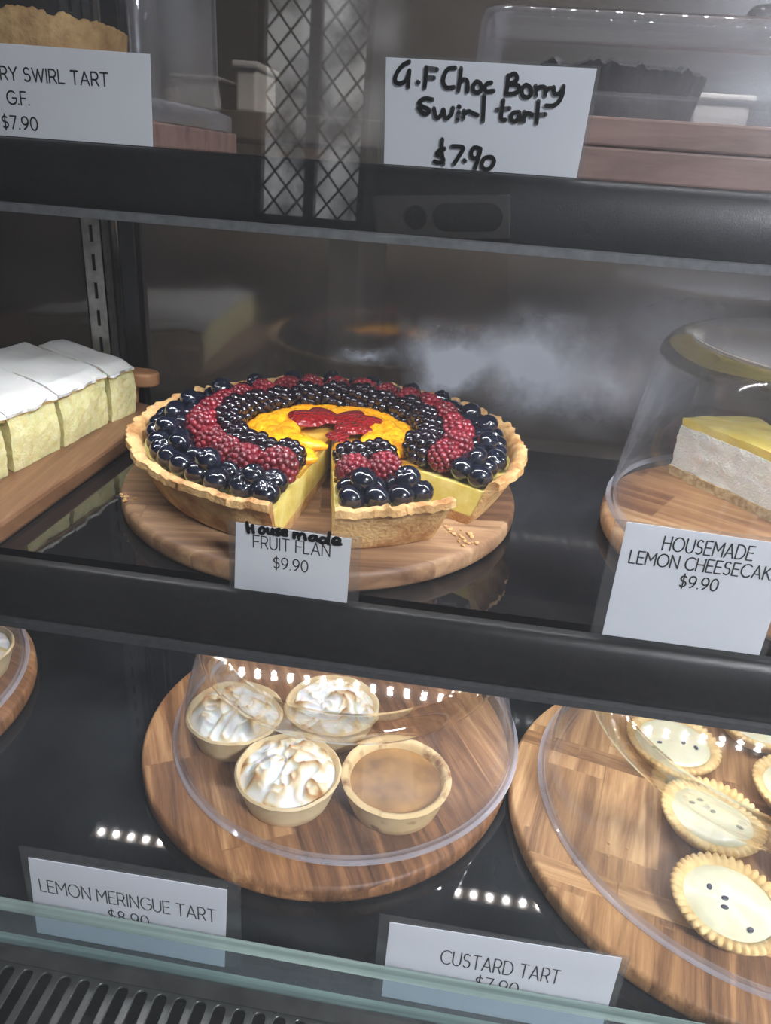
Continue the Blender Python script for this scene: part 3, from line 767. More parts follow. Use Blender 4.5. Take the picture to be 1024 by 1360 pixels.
def slab_piece(P0, P1, dx, length, h, label, seed, join=0.0):
    # P0 (front) and P1 (back) lie on the right face; the bar runs from there along dx
    t = thing('vanilla_slice', label, 'cake slice', (P0[0], P0[1], ZB), 0, 'vanilla slices on the left board')
    d = Vector((dx[0], dx[1], 0)).normalized(); e = Vector((P1[0] - P0[0], P1[1] - P0[1], 0)); 
    def grid(nu, nv, fn):
        vs = [fn(i / nu, j / nv) for j in range(nv + 1) for i in range(nu + 1)]
        fs = [(j * (nu + 1) + i, j * (nu + 1) + i + 1, (j + 1) * (nu + 1) + i + 1, (j + 1) * (nu + 1) + i) for j in range(nv) for i in range(nu)]
        return vs, fs
    def disp(p, k=1.0):
        n = Vector((nz(p.x, p.y, p.z + seed, 160), nz(p.y, p.z, p.x + seed, 160), nz(p.z, p.x, p.y, 120)))
        n2 = Vector((nz(p.x, p.y, p.z + seed, 420), nz(p.y, p.z + seed, p.x, 420), 0))
        n3 = Vector((nz(p.x, p.y, p.z + seed, 45), nz(p.y, p.z + seed, p.x, 45), 0))
        return p + (n * 0.0007 + n2 * 0.0006 + n3 * 0.0011) * k
    hc = h - 0.006
    top_sag = lambda u, w_: 0.0022 * sin(pi * min(1, w_ * 4)) * 0 + 0.0012 * nz(u * 3, w_ * 3, seed) - 0.0035 * max(0, 1 - w_ * 9) 
    def body(u, v, w_):   # u along e, v up, w along d
        p = e * (0.02 + 0.96 * u) + d * (length * w_)
        bulge = 0.0028 * sin(pi * v) * (1 if w_ < 0.5 else 0)
        p -= d * bulge * (1 if w_ == 0 else 0)
        p.z = v * (hc + top_sag(u, w_))
        q = disp(p); q.z = max(0.0, q.z if v > 0 else 0)
        return q
    b = MB()
    for vs, fs in (grid(26, 22, lambda i, j: body(i, j, 0.0)), grid(40, 22, lambda i, j: body(0.0, j, i)), grid(40, 22, lambda i, j: body(1.0, j, i)),
                   grid(26, 40, lambda i, j: body(i, 1.0, j)), grid(26, 22, lambda i, j: body(i, j, 1.0)), grid(2, 2, lambda i, j: body(i, 0.0, j))):
        b.add(vs, fs)
    b.build('custard_body', M['sponge'], t, smooth=55)
    def layer(z0, z1, over, rough_, nm, mtl):
        def lp(u, w_, zt):
            p = e * (u * (1 + join) ) + d * (length * w_)
            edge = min(u, 1 - u, w_ * 3)
            ov = over * (1 + 1.3 * nz(p.x + seed, p.y, zt, 90) + 0.9 * nz(p.x, p.y + seed, zt, 260))
            if w_ == 0: p -= d * ov
            if u == 0: p -= e.normalized() * (-0.0006)
            p.z = hc + zt + top_sag(u, w_) + rough_ * nz(p.x, p.y, seed, 130) + 0.0012 * nz(p.x, p.y, seed + 3, 35)
            if edge < 0.06: p.z -= 0.0007 * (1 - edge / 0.06)
            return p
        b = MB()
        nu, nw = 26, 44
        for zt in (z0, z1):
            vs, fs = grid(nu, nw, lambda i, j: lp(i, j, zt)); b.add(vs, fs)
        o1 = (nu + 1) * (nw + 1)
        for i in range(nu):
            for j in (0, nw):
                a = j * (nu + 1) + i; b.f.append((a, a + 1, a + 1 + o1, a + o1)); b.m.append(0)
        for j in range(nw):
            for i in (0, nu):
                a = j * (nu + 1) + i; b.f.append((a, a + nu + 1, a + nu + 1 + o1, a + o1)); b.m.append(0)
        return b.build(nm, mtl, t, smooth=50)
    layer(-0.0004, 0.0022, 0.0008, 0.0012, 'pastry_lid', M['pastry'])
    layer(0.0018, 0.0040, 0.0024, 0.0004, 'icing', M['icing'])
    return t
DX = (-0.86, 0.50)
HS = 0.0475
slab_piece((-0.3115, 0.330), (-0.3075, 0.4335), DX, 0.17, HS, 'iced vanilla slice cut off at the left edge of the photo, nearest the front', 11, 0.03)
slab_piece((-0.3065, 0.4365), (-0.3010, 0.4885), DX, 0.20, HS, 'iced vanilla slice second from the front, its whole custard face in view', 23, 0.036)
slab_piece((-0.3005, 0.4905), (-0.2965, 0.5545), DX, 0.12, HS, 'iced vanilla slice in front of the cracked back slice', 37)
slab_piece((-0.2945, 0.5565), (-0.2885, 0.5885), DX, 0.105, HS * 0.98, 'narrow iced vanilla slice at the back, nearest the flan', 51)

# ------------------------------------------------------------------ lemon cheesecake slices
def cheesecake(loc, a0, a1, rad, label, seed):
    t = thing('cheesecake_slice', label, 'cheesecake slice', (loc[0], loc[1], ZB), 0, 'lemon cheesecake slices')
    def sect(z0, z1, nm, m, k, inset=0.0, dome_=0.0, sm=60):
        b = MB()
        n1, n2 = 46, 26
        A, B_ = R(a0), R(a1)
        pa = Vector((rad * cos(A), rad * sin(A))); pb = Vector((rad * cos(B_), rad * sin(B_)))
        outline = [pa * (1 - i / n1) for i in range(n1)] + [pb * (i / n1) for i in range(n1)] + [Vector((rad * cos(B_ + (A - B_) * i / n2), rad * sin(B_ + (A - B_) * i / n2))) for i in range(n2)]
        cen = (pa + pb) * 0.42
        nv = max(3, int((z1 - z0) / 0.0022)); N = len(outline)
        for j in range(nv + 1):
            z = z0 + (z1 - z0) * j / nv
            for p in outline:
                dirv = (p - cen).normalized()
                q = p + dirv * (-inset + k * (1.0 * nz(p.x, p.y, z + seed, 150) + 0.8 * nz(p.x, p.y, z + seed, 420)))
                b.v.append((q.x, q.y, z + (0.0012 * nz(p.x, p.y, seed, 70) if j in (0, nv) and z0 > 0 else 0)))
        for j in range(nv):
            for i in range(N):
                i2 = (i + 1) % N
                b.f.append((j * N + i, j * N + i2, (j + 1) * N + i2, (j + 1) * N + i)); b.m.append(0)
        for j, zz in ((0, z0), (nv, z1)):
            # fan rings towards the middle
            base = j * N; prev = base
            for s in (0.75, 0.5, 0.25):
                st = len(b.v)
                for i in range(N):
                    q = cen + (Vector(b.v[base + i][:2]) - cen) * s
                    b.v.append((q.x, q.y, zz + (dome_ + 0.0011 * nz(q.x, q.y, seed, 60)) * (1 if j else 0)))
                for i in range(N):
                    i2 = (i + 1) % N; b.f.append((prev + i, prev + i2, st + i2, st + i)); b.m.append(0)
                prev = st
            c = len(b.v); b.v.append((cen.x, cen.y, zz + (dome_ if j else 0)))
            for i in range(N): b.f.append((prev + i, prev + (i + 1) % N, c)); b.m.append(0)
        return b.build(nm, m, t, smooth=sm)
    sect(0.0, 0.0075, 'crumb_base', M['crumb'], 0.0016, -0.0015)
    sect(0.0075, 0.0405, 'cheese_filling', M['cheese'], 0.0011)
    sect(0.0405, 0.0465, 'lemon_curd', M['curd'], 0.0008, 0.0008, 0.0006)
    return t
cheesecake((0.250, 0.461), 125, 98, 0.150, 'wedge of lemon cheesecake with yellow curd top, tip toward the front', 5)
cheesecake((0.280, 0.470), 91, 60, 0.140, 'second lemon cheesecake wedge peeking in at the right edge of the photo', 8)

# ------------------------------------------------------------------ meringue tarts and plain custard tart
def cup_mesh(name, m, r=0.0385, h=0.026, wall=0.0028, depth=0.009, seed=0, flute=0, rim=0.0022, spots=False):
    rb = r - 0.0075
    prof = [(0, 0), (rb - 0.002, 0), (rb, 0.0015), (rb + (r - rb) * 0.35, h * 0.35), (rb + (r - rb) * 0.7, h * 0.7), (r - 0.0005, h - rim * 1.2), (r + 0.0004, h - 0.0008), (r - wall * 0.45, h + 0.0006), (r - wall, h - 0.0010), (r - wall - 0.001, h - depth * 0.6), (r - wall - 0.002, h - depth), (0, h - depth)]
    b = MB(); n = 96
    b.lathe(prof, n)
    vs = []
    for x, y, z in b.v:
        rr = math.hypot(x, y)
        if rr > 0.6 * r:
            a = math.atan2(y, x); k = z / h
            s = 1 + 0.018 * k * nz(cos(a) * 2, sin(a) * 2, seed) + 0.006 * nz(cos(a) * 9, sin(a) * 9, z * 200 + seed)
            x *= s; y *= s; z += k * 0.0009 * nz(cos(a) * 5, sin(a) * 5, seed + 3)
        vs.append((x, y, z))
    b.v = vs
    return b.mesh(name, m, 60)
def meringue_mesh(seed, r=0.0360):
    nr, nt = 60, 180
    rr = random.Random(seed); tw = rr.uniform(38, 60) * rr.choice((-1, 1)); off = rr.uniform(-0.008, 0.008), rr.uniform(-0.006, 0.008)
    vs = []; ts = []
    for i in range(nr + 1):
        q = r * i / nr
        for j in range(nt):
            a = 2 * pi * j / nt
            x, y = q * cos(a), q * sin(a)
            ux, uy = x - off[0], y - off[1]
            ur = math.hypot(ux, uy); ua = math.atan2(uy, ux) + tw * ur + 1.2 * nz(x, y, seed, 40)
            sw = 0.5 + 0.5 * cos(2.0 * ua + 1.6 * nz(x, y, seed + 5, 60))
            fine = (1 - abs(sin(2.5 * ua + 110 * ur + 2.2 * nz(x, y, seed + 9, 80)))) ** 1.6
            n1 = nz(x, y, seed + 2, 85); rid = (1 - min(1, abs(n1) * 3.0)) ** 1.5
            fade = min(1, (1 - q / r) * 5)
            hgt = 0.0085 * (1 - (q / r) ** 2.4) + fade * (0.0042 * sw * min(1, ur / 0.01) + 0.0036 * fine + 0.0026 * rid)
            vs.append((x * (1 + 0.03 * nz(x, y, seed, 120)), y * (1 + 0.03 * nz(x, y, seed + 1, 120)), hgt))
            t = 0.46 * fine + 0.30 * rid + 0.10 * sw + 0.42 * nz(x, y, seed + 7, 38) + 0.06
            ts.append(max(0, min(1, t)))
    fs = [(i * nt + j, i * nt + (j + 1) % nt, (i + 1) * nt + (j + 1) % nt, (i + 1) * nt + j) for i in range(nr) for j in range(nt)]
    me = bpy.data.meshes.new('meringue'); me.from_pydata(vs, [], fs); me.materials.append(M['meringue'])
    ca = me.color_attributes.new('toast', 'FLOAT_COLOR', 'POINT')
    for i, t in enumerate(ts): ca.data[i].color = (t, t, t, 1)
    me.polygons.foreach_set('use_smooth', [True] * len(me.polygons)); me.update()
    return me
def meringue_tart(x, y, seed, label, rz=0):
    t = thing('meringue_tart', label, 'tart', (x, y, ZL), rz, 'lemon meringue tarts')
    part('crust', cup_mesh('crust', M['short'], seed=seed), t)
    part('meringue', meringue_mesh(seed), t, (0, 0, 0.0205))
    return t
meringue_tart(-0.1010, 0.4035, 3, 'lemon meringue tart nearest the front, swirled white top with brown ridges')
meringue_tart(-0.1585, 0.4560, 14, 'lemon meringue tart at the far left under the dome', 2)
meringue_tart(-0.0840, 0.4820, 27, 'lemon meringue tart at the back behind the front meringue tart', 4)
ct = thing('custard_tart', 'plain tart with a smooth browned caramel-coloured top, right of the meringue tarts', 'tart', (-0.0222, 0.4145, ZL))
part('crust', cup_mesh('crust', M['short_spot'], r=0.0405, h=0.026, wall=0.0050, depth=0.007, seed=5), ct)
fm = MB(); fm.lathe([(0, 0.0228), (0.012, 0.0226), (0.024, 0.0217), (0.031, 0.0203), (0.0352, 0.0196), (0.0352, 0.017), (0, 0.017)], 64)
part('custard_filling', fm.mesh('custard_filling', M['caramel'], 60), ct)

def fluted_mesh(r=0.0368, h=0.0135):
    prof = [(0, 0), (r - 0.010, 0), (r - 0.0055, 0.004), (r - 0.0015, 0.0095), (r, h - 0.0012), (r - 0.001, h + 0.0006), (r - 0.004, h + 0.0004), (r - 0.0078, h - 0.0008), (r - 0.0085, h - 0.0035), (0, h - 0.0035)]
    n = 168; b = MB(); b.lathe(prof, n); vs = []
    for x, y, z in b.v:
        rr = math.hypot(x, y)
        if rr > r * 0.8:
            a = math.atan2(y, x); f = abs(sin(21 * a)); k = min(1, z / (h * 0.6))
            s = 1 + k * (0.046 * f - 0.023) * (1 if rr > r - 0.005 else 0.4)
            x *= s; y *= s; z += (0.0020 * f - 0.0010) * k + 0.0006 * nz(cos(a) * 4, sin(a) * 4, 2)
        vs.append((x, y, z))
    b.v = vs
    return b.mesh('crust', mat('golden_pastry', srgb(210, 170, 106), srgb(236, 206, 146), 70, rough=0.6, bstr=0.3, bscale=420, bdist=0.0008, sss=0.12, sssd=0.003), 65)
FLUTE = fluted_mesh()
def cream_mesh():
    b = MB(); b.lathe([(0, 0.0), (0.008, 0.0003), (0.016, 0.0), (0.022, -0.0003), (0.0275, -0.0010), (0.0293, -0.0022), (0, -0.003)], 72)
    b.v = [(x, y, z + 0.0007 * nz(x, y, 1, 90) + 0.0003 * sin(math.hypot(x, y) * 900 + 2 * math.atan2(y, x))) for x, y, z in b.v]
    return b.mesh('cream_filling', M['cream'], 60)
CREAM = cream_mesh()
sm_ = MB(); sm_.ball((0, 0, 0), 0.0027, 0.0018, 0.0008, 10, 6)
SEED = sm_.mesh('seed', M['seed'], True)
def cream_tart(x, y, label, seeds, rz=0.0, tilt=(0, 0)):
    t = thing('cream_tart', label, 'tart', (x, y, ZL), rz, 'speckled cream tarts')
    part('crust', FLUTE, t)
    f = part('cream_filling', CREAM, t, (0, 0, 0.0132))
    for sx, sy, a in seeds: part('seed', SEED, f, (sx, sy, 0.0003), (0, 0, a))
    return t
cream_tart(0.2050, 0.3630, 'round speckled cream tart nearest the front in the large dome', [(-0.011, 0.008, 1.2), (-0.003, 0.001, 0.3), (-0.005, -0.006, 0.0), (0.007, -0.020, 0.8)])
cream_tart(0.2130, 0.4370, 'speckled cream tart directly behind the front one in the large dome', [(-0.012, 0.010, 0.2), (0.001, 0.002, 0.5), (0.014, -0.013, 2.4), (-0.003, 0.014, 0)], 0.2)
cream_tart(0.2010, 0.5130, 'speckled cream tart farthest left in the large dome, below the shelf rail', [(0.006, -0.004, 0.6), (0.012, -0.012, 1.2), (-0.014, 0.002, 0)], 0.5)
cream_tart(0.2920, 0.4780, 'speckled cream tart half out of frame, middle of the right edge', [(-0.018, -0.004, 0.4), (-0.005, 0.008, 0.1)], 0.3)
cream_tart(0.2850, 0.3980, 'speckled cream tart mostly out of frame beside the front one', [(0.0, 0.004, 0.4), (0.008, -0.008, 0.1)], 0.8)
cream_tart(0.2830, 0.5570, 'speckled cream tart at the back right under the shelf rail', [(-0.006, -0.004, 0.4), (0.01, 0.0, 0.2)], 1.0)
# cream cake glimpsed under the left-hand dome
lt = thing('meringue_tart', 'meringue tart glimpsed under the dome at the lower left edge', 'tart', (-0.412, 0.485, ZL), 1.0)
part('crust', cup_mesh('crust', M['short'], seed=40), lt); part('meringue', meringue_mesh(41), lt, (0, 0, 0.0205))
crumbs(3, 0.137, 0.405, 0.012, 0.012, ZL, 'pale crumb on the parquet board under the large dome', 'crumbs under the large dome')

# ------------------------------------------------------------------ upper shelf
def board_box(label, x0, x1, y0, y1, z, th, m, groove=False):
    b = MB(); b.box(x0, x1, y0, y1, z, z + (th * 0.53 if groove else th))
    if groove: b.box(x0, x1, y0 + 0.0006, y1, z + th * 0.55, z + th)
    if groove: b.box(x0 + 0.001, x1 - 0.001, y0 + 0.0022, y1 - 0.001, z + th * 0.5, z + th * 0.58)
    o = b.build('serving_board', m, bevel=0.0012)
    return tag(o, label, 'board')
board_box('thick reddish wooden board under the chocolate tart on the upper shelf', -0.035, 0.24, 0.418, 0.60, ZT, 0.0285, M['wood_top'], True)
board_box('dark reddish wooden board under the square clear cover at upper left', -0.42, -0.188, 0.432, 0.572, ZT, 0.013, M['wood_top'])
def box_cover(label, x0, x1, y0, y1, z, h, flange, knob=None):
    def rr(a, b_, c, d, r, n=6):
        pts = []
        for cx, cy, s in ((b_ - r, d - r, 0), (a + r, d - r, 1), (a + r, c + r, 2), (b_ - r, c + r, 3)):
            pts += [(cx + r * cos(pi / 2 * (s + i / n)), cy + r * sin(pi / 2 * (s + i / n))) for i in range(n + 1)]
        return pts
    f = flange; tp = 0.001; t = 0.003
    lv = [(rr(x0 - f, x1 + f, y0 - f, y1 + f, 0.010), z), (rr(x0 - f, x1 + f, y0 - f, y1 + f, 0.010), z + 0.009), (rr(x0, x1, y0, y1, 0.012), z + 0.0115),
          (rr(x0 + tp, x1 - tp, y0 + tp, y1 - tp, 0.012), z + h - 0.006), (rr(x0 + tp + 0.002, x1 - tp - 0.002, y0 + tp + 0.002, y1 - tp - 0.002, 0.012), z + h - 0.0015), (rr(x0 + tp + 0.006, x1 - tp - 0.006, y0 + tp + 0.006, y1 - tp - 0.006, 0.010), z + h)]
    li = [(rr(x0 + tp + 0.006, x1 - tp - 0.006, y0 + tp + 0.006, y1 - tp - 0.006, 0.010), z + h - t), (rr(x0 + tp + t, x1 - tp - t, y0 + tp + t, y1 - tp - t, 0.010), z + h - 0.007), (rr(x0 + t, x1 - t, y0 + t, y1 - t, 0.010), z + 0.010), (rr(x0 + t - f, x1 - t + f, y0 + t - f, y1 - t + f, 0.009), z + 0.007), (rr(x0 + t - f, x1 - t + f, y0 + t - f, y1 - t + f, 0.009), z)]
    b = MB(); n = len(lv[0][0]); L = lv + li
    for p, zz in L: b.v += [(x, y, zz) for x, y in p]
    for k in range(len(L)):
        k2 = (k + 1) % len(L)
        if k == len(lv) - 1: continue
        mi = 2 if k in (0, 1) else (1 if k == 4 else 0)
        for i in range(n):
            i2 = (i + 1) % n; b.f.append((k * n + i, k * n + i2, k2 * n + i2, k2 * n + i)); b.m.append(2 if i % 7 < 6 and mi == 0 else mi)  # upright corners take the milky rim colour to imitate bright specular edges
    for k in (len(lv) - 1, len(lv)): b.f.append(tuple(k * n + i for i in range(n))); b.m.append(0)
    o = b.build('box_cover', [M['clear'], M['shoulder'], M['box_rim']], smooth=50)
    tag(o, label, 'cake cover')
    if knob:
        kb = MB(); kb.lathe([(0, 0), (0.006, 0), (0.005, 0.003), (0.006, 0.005), (0.0125, 0.008), (0.0135, 0.012), (0.011, 0.0155), (0, 0.0165)], 40)
        kb.build('knob', M['shoulder'], o, smooth=60, loc=(knob[0], knob[1], z + h))
    return o
box_cover('square clear acrylic cover over the tart at upper left', -0.44, -0.193, 0.443, 0.560, 0.0145, 0.15, 0.006)
box_cover('clear acrylic box cover with a round knob over the dark chocolate tart', -0.019, 0.225, 0.434, 0.545, ZT + 0.029, 0.047, 0.005, (0.137, 0.505))
def big_tart(name, label, cx, cy, z, rb, rt, h, m, seed, parts):
    t = thing(name, label, 'tart', (cx, cy, z))
    prof = [(0, 0), (rb, 0), (rb + (rt - rb) * 0.33, h * 0.33), (rb + (rt - rb) * 0.66, h * 0.66), (rt, h - 0.001), (rt - 0.002, h + 0.0005), (rt - 0.006, h), (rt - 0.008, h - 0.008), (0, h - 0.008)]
    b = MB(); n = 220; b.lathe(prof, n); vs = []
    for x, y, q in b.v:
        rr = math.hypot(x, y)
        if rr > rb * 0.8:
            a = math.atan2(y, x); k = q / h
            s = 1 + 0.012 * nz(cos(a) * 14, sin(a) * 14, q * 150 + seed)
            x *= s; y *= s
            if k > 0.75: q += 0.0036 * nz(cos(a) * 5, sin(a) * 5, seed) + 0.0016 * nz(cos(a) * 19, sin(a) * 19, seed) + 0.0010 * nz(cos(a) * 47, sin(a) * 47, seed)
        vs.append((x, y, q))
    b.v = vs
    part('crust', b.mesh('crust', m, 60), t)
    f = MB(); f.lathe([(0, h - 0.004), (rt * 0.5, h - 0.005), (rt - 0.009, h - 0.0065), (rt - 0.0095, h - 0.0095), (0, h - 0.0095)], 64)
    part('filling', f.mesh('filling', parts, 60), t)
    return t
big_tart('swirl_tart', 'dark chocolate tart with a ragged rim in the clear box beside the handwritten sign', 0.0545, 0.4895, ZT + 0.0290, 0.046, 0.0512, 0.0245, M['choc'], 3, M['choc'])
big_tart('swirl_tart', 'pale biscuit-crusted tart under the square clear cover at upper left', -0.291, 0.5010, 0.0145, 0.047, 0.0535, 0.050, M['biscuit'], 9, M['biscuit'])

# ------------------------------------------------------------------ price signs
def arc(cx, cy, rx, ry, a0, a1, n=14): return [(cx + rx * cos(R(a0 + (a1 - a0) * i / n)), cy + ry * sin(R(a0 + (a1 - a0) * i / n))) for i in range(n + 1)]
G = {
 'A': (0.78, [[(0, 0), (0.39, 1), (0.78, 0)], [(0.13, 0.32), (0.65, 0.32)]]),
 'B': (0.6, [[(0, 0), (0, 1), (0.3, 1)] + arc(0.3, 0.76, 0.24, 0.24, 90, -90, 10) + [(0, 0.52)], [(0.3, 0.52)] + arc(0.32, 0.26, 0.28, 0.26, 90, -90, 10) + [(0, 0)]]),
 'C': (0.82, [arc(0.5, 0.5, 0.5, 0.5, 48, 312, 20)]),
 'D': (0.78, [[(0, 0), (0, 1), (0.28, 1)] + arc(0.28, 0.5, 0.5, 0.5, 90, -90, 16) + [(0, 0)]]),
 'E': (0.56, [[(0.56, 1), (0, 1), (0, 0), (0.56, 0)], [(0, 0.52), (0.5, 0.52)]]),
 'F': (0.54, [[(0.54, 1), (0, 1), (0, 0)], [(0, 0.5), (0.48, 0.5)]]),
 'G': (0.88, [arc(0.5, 0.5, 0.5, 0.5, 48, 335, 20) + [(0.93, 0.48), (0.56, 0.48)]]),
 'H': (0.7, [[(0, 0), (0, 1)], [(0.7, 0), (0.7, 1)], [(0, 0.52), (0.7, 0.52)]]),
 'I': (0.06, [[(0.03, 0), (0.03, 1)]]),
 'K': (0.64, [[(0, 0), (0, 1)], [(0.6, 1), (0, 0.4)], [(0.2, 0.58), (0.64, 0)]]),
 'L': (0.52, [[(0, 1), (0, 0), (0.52, 0)]]),
 'M': (0.86, [[(0, 0), (0, 1), (0.43, 0.38), (0.86, 1), (0.86, 0)]]),
 'N': (0.72, [[(0, 0), (0, 1), (0.72, 0), (0.72, 1)]]),
 'O': (1.0, [arc(0.5, 0.5, 0.5, 0.5, 0, 360, 28)]),
 'R': (0.62, [[(0, 0), (0, 1), (0.32, 1)] + arc(0.32, 0.72, 0.28, 0.28, 90, -90, 12) + [(0, 0.44)], [(0.34, 0.44), (0.62, 0)]]),
 'S': (0.6, [arc(0.3, 0.745, 0.255, 0.255, 40, 250, 14) + arc(0.3, 0.265, 0.29, 0.265, 85, -140, 16)]),
 'T': (0.66, [[(0, 1), (0.66, 1)], [(0.33, 1), (0.33, 0)]]),
 'U': (0.68, [[(0, 1), (0, 0.34)] + arc(0.34, 0.34, 0.34, 0.34, 180, 360, 14) + [(0.68, 1)]]),
 'W': (1.06, [[(0, 1), (0.27, 0), (0.53, 0.95), (0.79, 0), (1.06, 1)]]),
 'Y': (0.7, [[(0, 1), (0.35, 0.46), (0.7, 1)], [(0.35, 0.46), (0.35, 0)]]),
 '$': (0.6, [arc(0.3, 0.72, 0.25, 0.22, 40, 250, 14) + arc(0.3, 0.28, 0.28, 0.24, 85, -140, 16), [(0.3, 1.12), (0.3, -0.12)]]),
 '0': (0.64, [arc(0.32, 0.5, 0.32, 0.5, 0, 360, 26)]),
 '7': (0.56, [[(0, 1), (0.56, 1), (0.16, 0)]]),
 '8': (0.6, [arc(0.3, 0.76, 0.24, 0.24, 0, 360, 18), arc(0.3, 0.26, 0.3, 0.26, 0, 360, 20)]),
 '9': (0.62, [arc(0.31, 0.69, 0.3, 0.31, 0, 360, 20), arc(0.0, 0.69, 0.61, 0.69, 0, -72, 10)]),
 '.': (0.08, [[(0.03, 0.02), (0.05, 0.04)]]),
}
def strokes_text(s, x0, x1, z0, z1):
    # fit the string between x0..x1 with cap height z0..z1
    H = z1 - z0; gap = 0.22; x = 0; out = []
    for ch in s:
        if ch == ' ': x += 0.42; continue
        wd, st = G[ch]
        out += [[(x + a, b) for a, b in q] for q in st]; x += wd + gap
    x -= gap; k = (x1 - x0) / x
    return [[(x0 + a * k, z0 + b * H) for a, b in q] for q in out]
def lettering(name, strokes, width, parent, y, m=None, n=8):
    b = MB()
    for q in strokes:
        for i in range(len(q) - 1):
            (x0, z0), (x1, z1) = q[i], q[i + 1]
            L = math.hypot(x1 - x0, z1 - z0)
            if L < 1e-7: continue
            dx, dz = -(z1 - z0) / L * width / 2, (x1 - x0) / L * width / 2
            b.add([(x0 + dx, y, z0 + dz), (x0 - dx, y, z0 - dz), (x1 - dx, y, z1 - dz), (x1 + dx, y, z1 + dz)], [(0, 1, 2, 3)])
        for x, z in q:
            b.add([(x + width / 2 * cos(2 * pi * i / n), y, z + width / 2 * sin(2 * pi * i / n)) for i in range(n)], [tuple(range(n))])
    return b.build(name, m or M['ink'], parent, fix=False)
def smooth_stroke(q):
    if len(q) < 3: return q
    out = [q[0]]
    for i in range(len(q) - 1):
        p0, p1, p2, p3 = q[max(i - 1, 0)], q[i], q[i + 1], q[min(i + 2, len(q) - 1)]
        for t in (0.25, 0.5, 0.75, 1.0):
            out.append(tuple(0.5 * (2 * p1[c] + (p2[c] - p0[c]) * t + (2 * p0[c] - 5 * p1[c] + 4 * p2[c] - p3[c]) * t * t + (3 * p1[c] - p0[c] - 3 * p2[c] + p3[c]) * t ** 3) for c in (0, 1)))
    return out
def sign(label, poly, y, zbase, texts, tw, hand=None, hw=0.0, sleeve=None, lean=0.0, curl=False):
    # poly: card outline in world x,z (front view); the sign is hinged at its base for the lean
    x0 = sum(p[0] for p in poly) / len(poly)
    t = thing('price_sign', label, 'price sign', (x0, y, zbase)); t.rotation_euler = (R(lean), 0, 0)
    lp = lambda p: (p[0] - x0, p[1] - zbase)
    b = MB(); n = len(poly); P = [lp(p) for p in poly]
    b.add([(a, -0.0002, c) for a, c in P] + [(a, 0.0002, c) for a, c in P], [tuple(range(n)), tuple(range(2 * n - 1, n - 1, -1))] + [(i, (i + 1) % n, n + (i + 1) % n, n + i) for i in range(n)])
    b.build('paper_card', M['paper'], t)
    st = []
    for s, xa, xb, za, zb_ in texts: st += strokes_text(s, xa, xb, za, zb_)
    if st: lettering('printed_lettering', [[lp(p) for p in q] for q in st], tw, t, -0.00035)
    if hand:
        hs = [[lp((a / 1e5, c / 1e5)) for a, c in q] for q in hand]
        lettering('handwriting', [smooth_stroke(q) for q in hs], hw, t, -0.0010 if sleeve else -0.00045, n=12)
    if sleeve:
        xa, xb, za, zb_ = sleeve
        b = MB(); b.box(xa - x0, xb - x0, -0.0007, 0.0006, za - zbase, zb_ - zbase)
        b.build('clear_sleeve', M['sleeve'], t)
    return t
HAND_TART = [[(-4810,4550),(-5080,4410),(-5320,4140),(-5430,3860),(-5370,3670),(-5130,3650),(-4890,3810),(-4790,4090),(-4770,4190)],[(-4770,4190),(-4780,3900),(-4780,3520)],[(-4340,3750),(-4290,3730)],[(-3980,4370),(-3970,3940),(-3990,3530)],[(-3980,4350),(-3470,4310)],[(-4000,3960),(-3580,3960)],[(-2620,4420),(-2950,4360),(-3110,4080),(-3120,3790),(-2930,3590),(-2600,3630)],[(-2350,4410),(-2350,3930),(-2380,3490)],[(-2370,3780),(-2210,3960),(-2020,3930),(-1960,3710),(-1960,3490)],[(-1570,3920),(-1710,3720),(-1630,3500),(-1410,3480),(-1290,3650),(-1400,3870),(-1570,3920)],[(-870,3910),(-1060,3860),(-1150,3690),(-1050,3540),(-720,3580)],[(-120,4240),(-110,3860),(-110,3490)],[(-120,4190),(140,4330),(290,4190),(240,4020),(-60,3910)],[(-20,3880),(370,3870),(450,3650),(200,3510),(-110,3490)],[(750,3910),(580,3750),(650,3470),(900,3410),(1050,3580),(940,3820),(750,3910)],[(1190,3880),(1280,3500)],[(1250,3690),(1360,3840),(1570,3870)],[(1660,3840),(1690,3520)],[(1690,3670),(1800,3820),(1990,3830)],[(2030,3880),(2100,3640),(2320,3630),(2450,3810)],[(2480,3950),(2480,3620),(2370,3320),(2130,3130),(1800,3110)],[(-3570,3060),(-3950,3080),(-4200,2900),(-4030,2740),(-3740,2650),(-3700,2500),(-3950,2440),(-4220,2690)],[(-3460,2690),(-3310,2300),(-3060,2460),(-3000,2670),(-2850,2300),(-2610,2490),(-2560,2760)],[(-2260,2610),(-2280,2260)],[(-2280,2850),(-2250,2820)],[(-2020,2670),(-2010,2350)],[(-2000,2530),(-1810,2670),(-1600,2600),(-1350,2530)],[(-1140,3370),(-1100,2830),(-1070,2280)],[(-210,3220),(-220,2880),(-220,2460),(-10,2410)],[(-460,2810),(120,2900)],[(580,2770),(310,2710),(230,2490),(450,2370),(610,2550),(590,2750),(710,2390)],[(830,2790),(860,2400)],[(840,2590),(970,2750),(1200,2710)],[(1420,3270),(1450,2780),(1470,2360)],[(1150,2660),(1830,2750)],[(-2930,1400),(-2920,990),(-2770,320)],[(-2780,1000),(-3060,880),(-3120,720),(-2860,630),(-2780,460),(-3000,360),(-3210,410)],[(-2420,1130),(-1890,1110),(-2030,740),(-2250,360)],[(-1770,550),(-1720,520)],[(-1060,1110),(-1350,1140),(-1470,880),(-1330,660),(-1080,800),(-1040,1110),(-1120,590),(-1210,210)],[(-570,780),(-810,690),(-890,400),(-720,220),(-450,300),(-310,590),(-420,760),(-570,780)]]
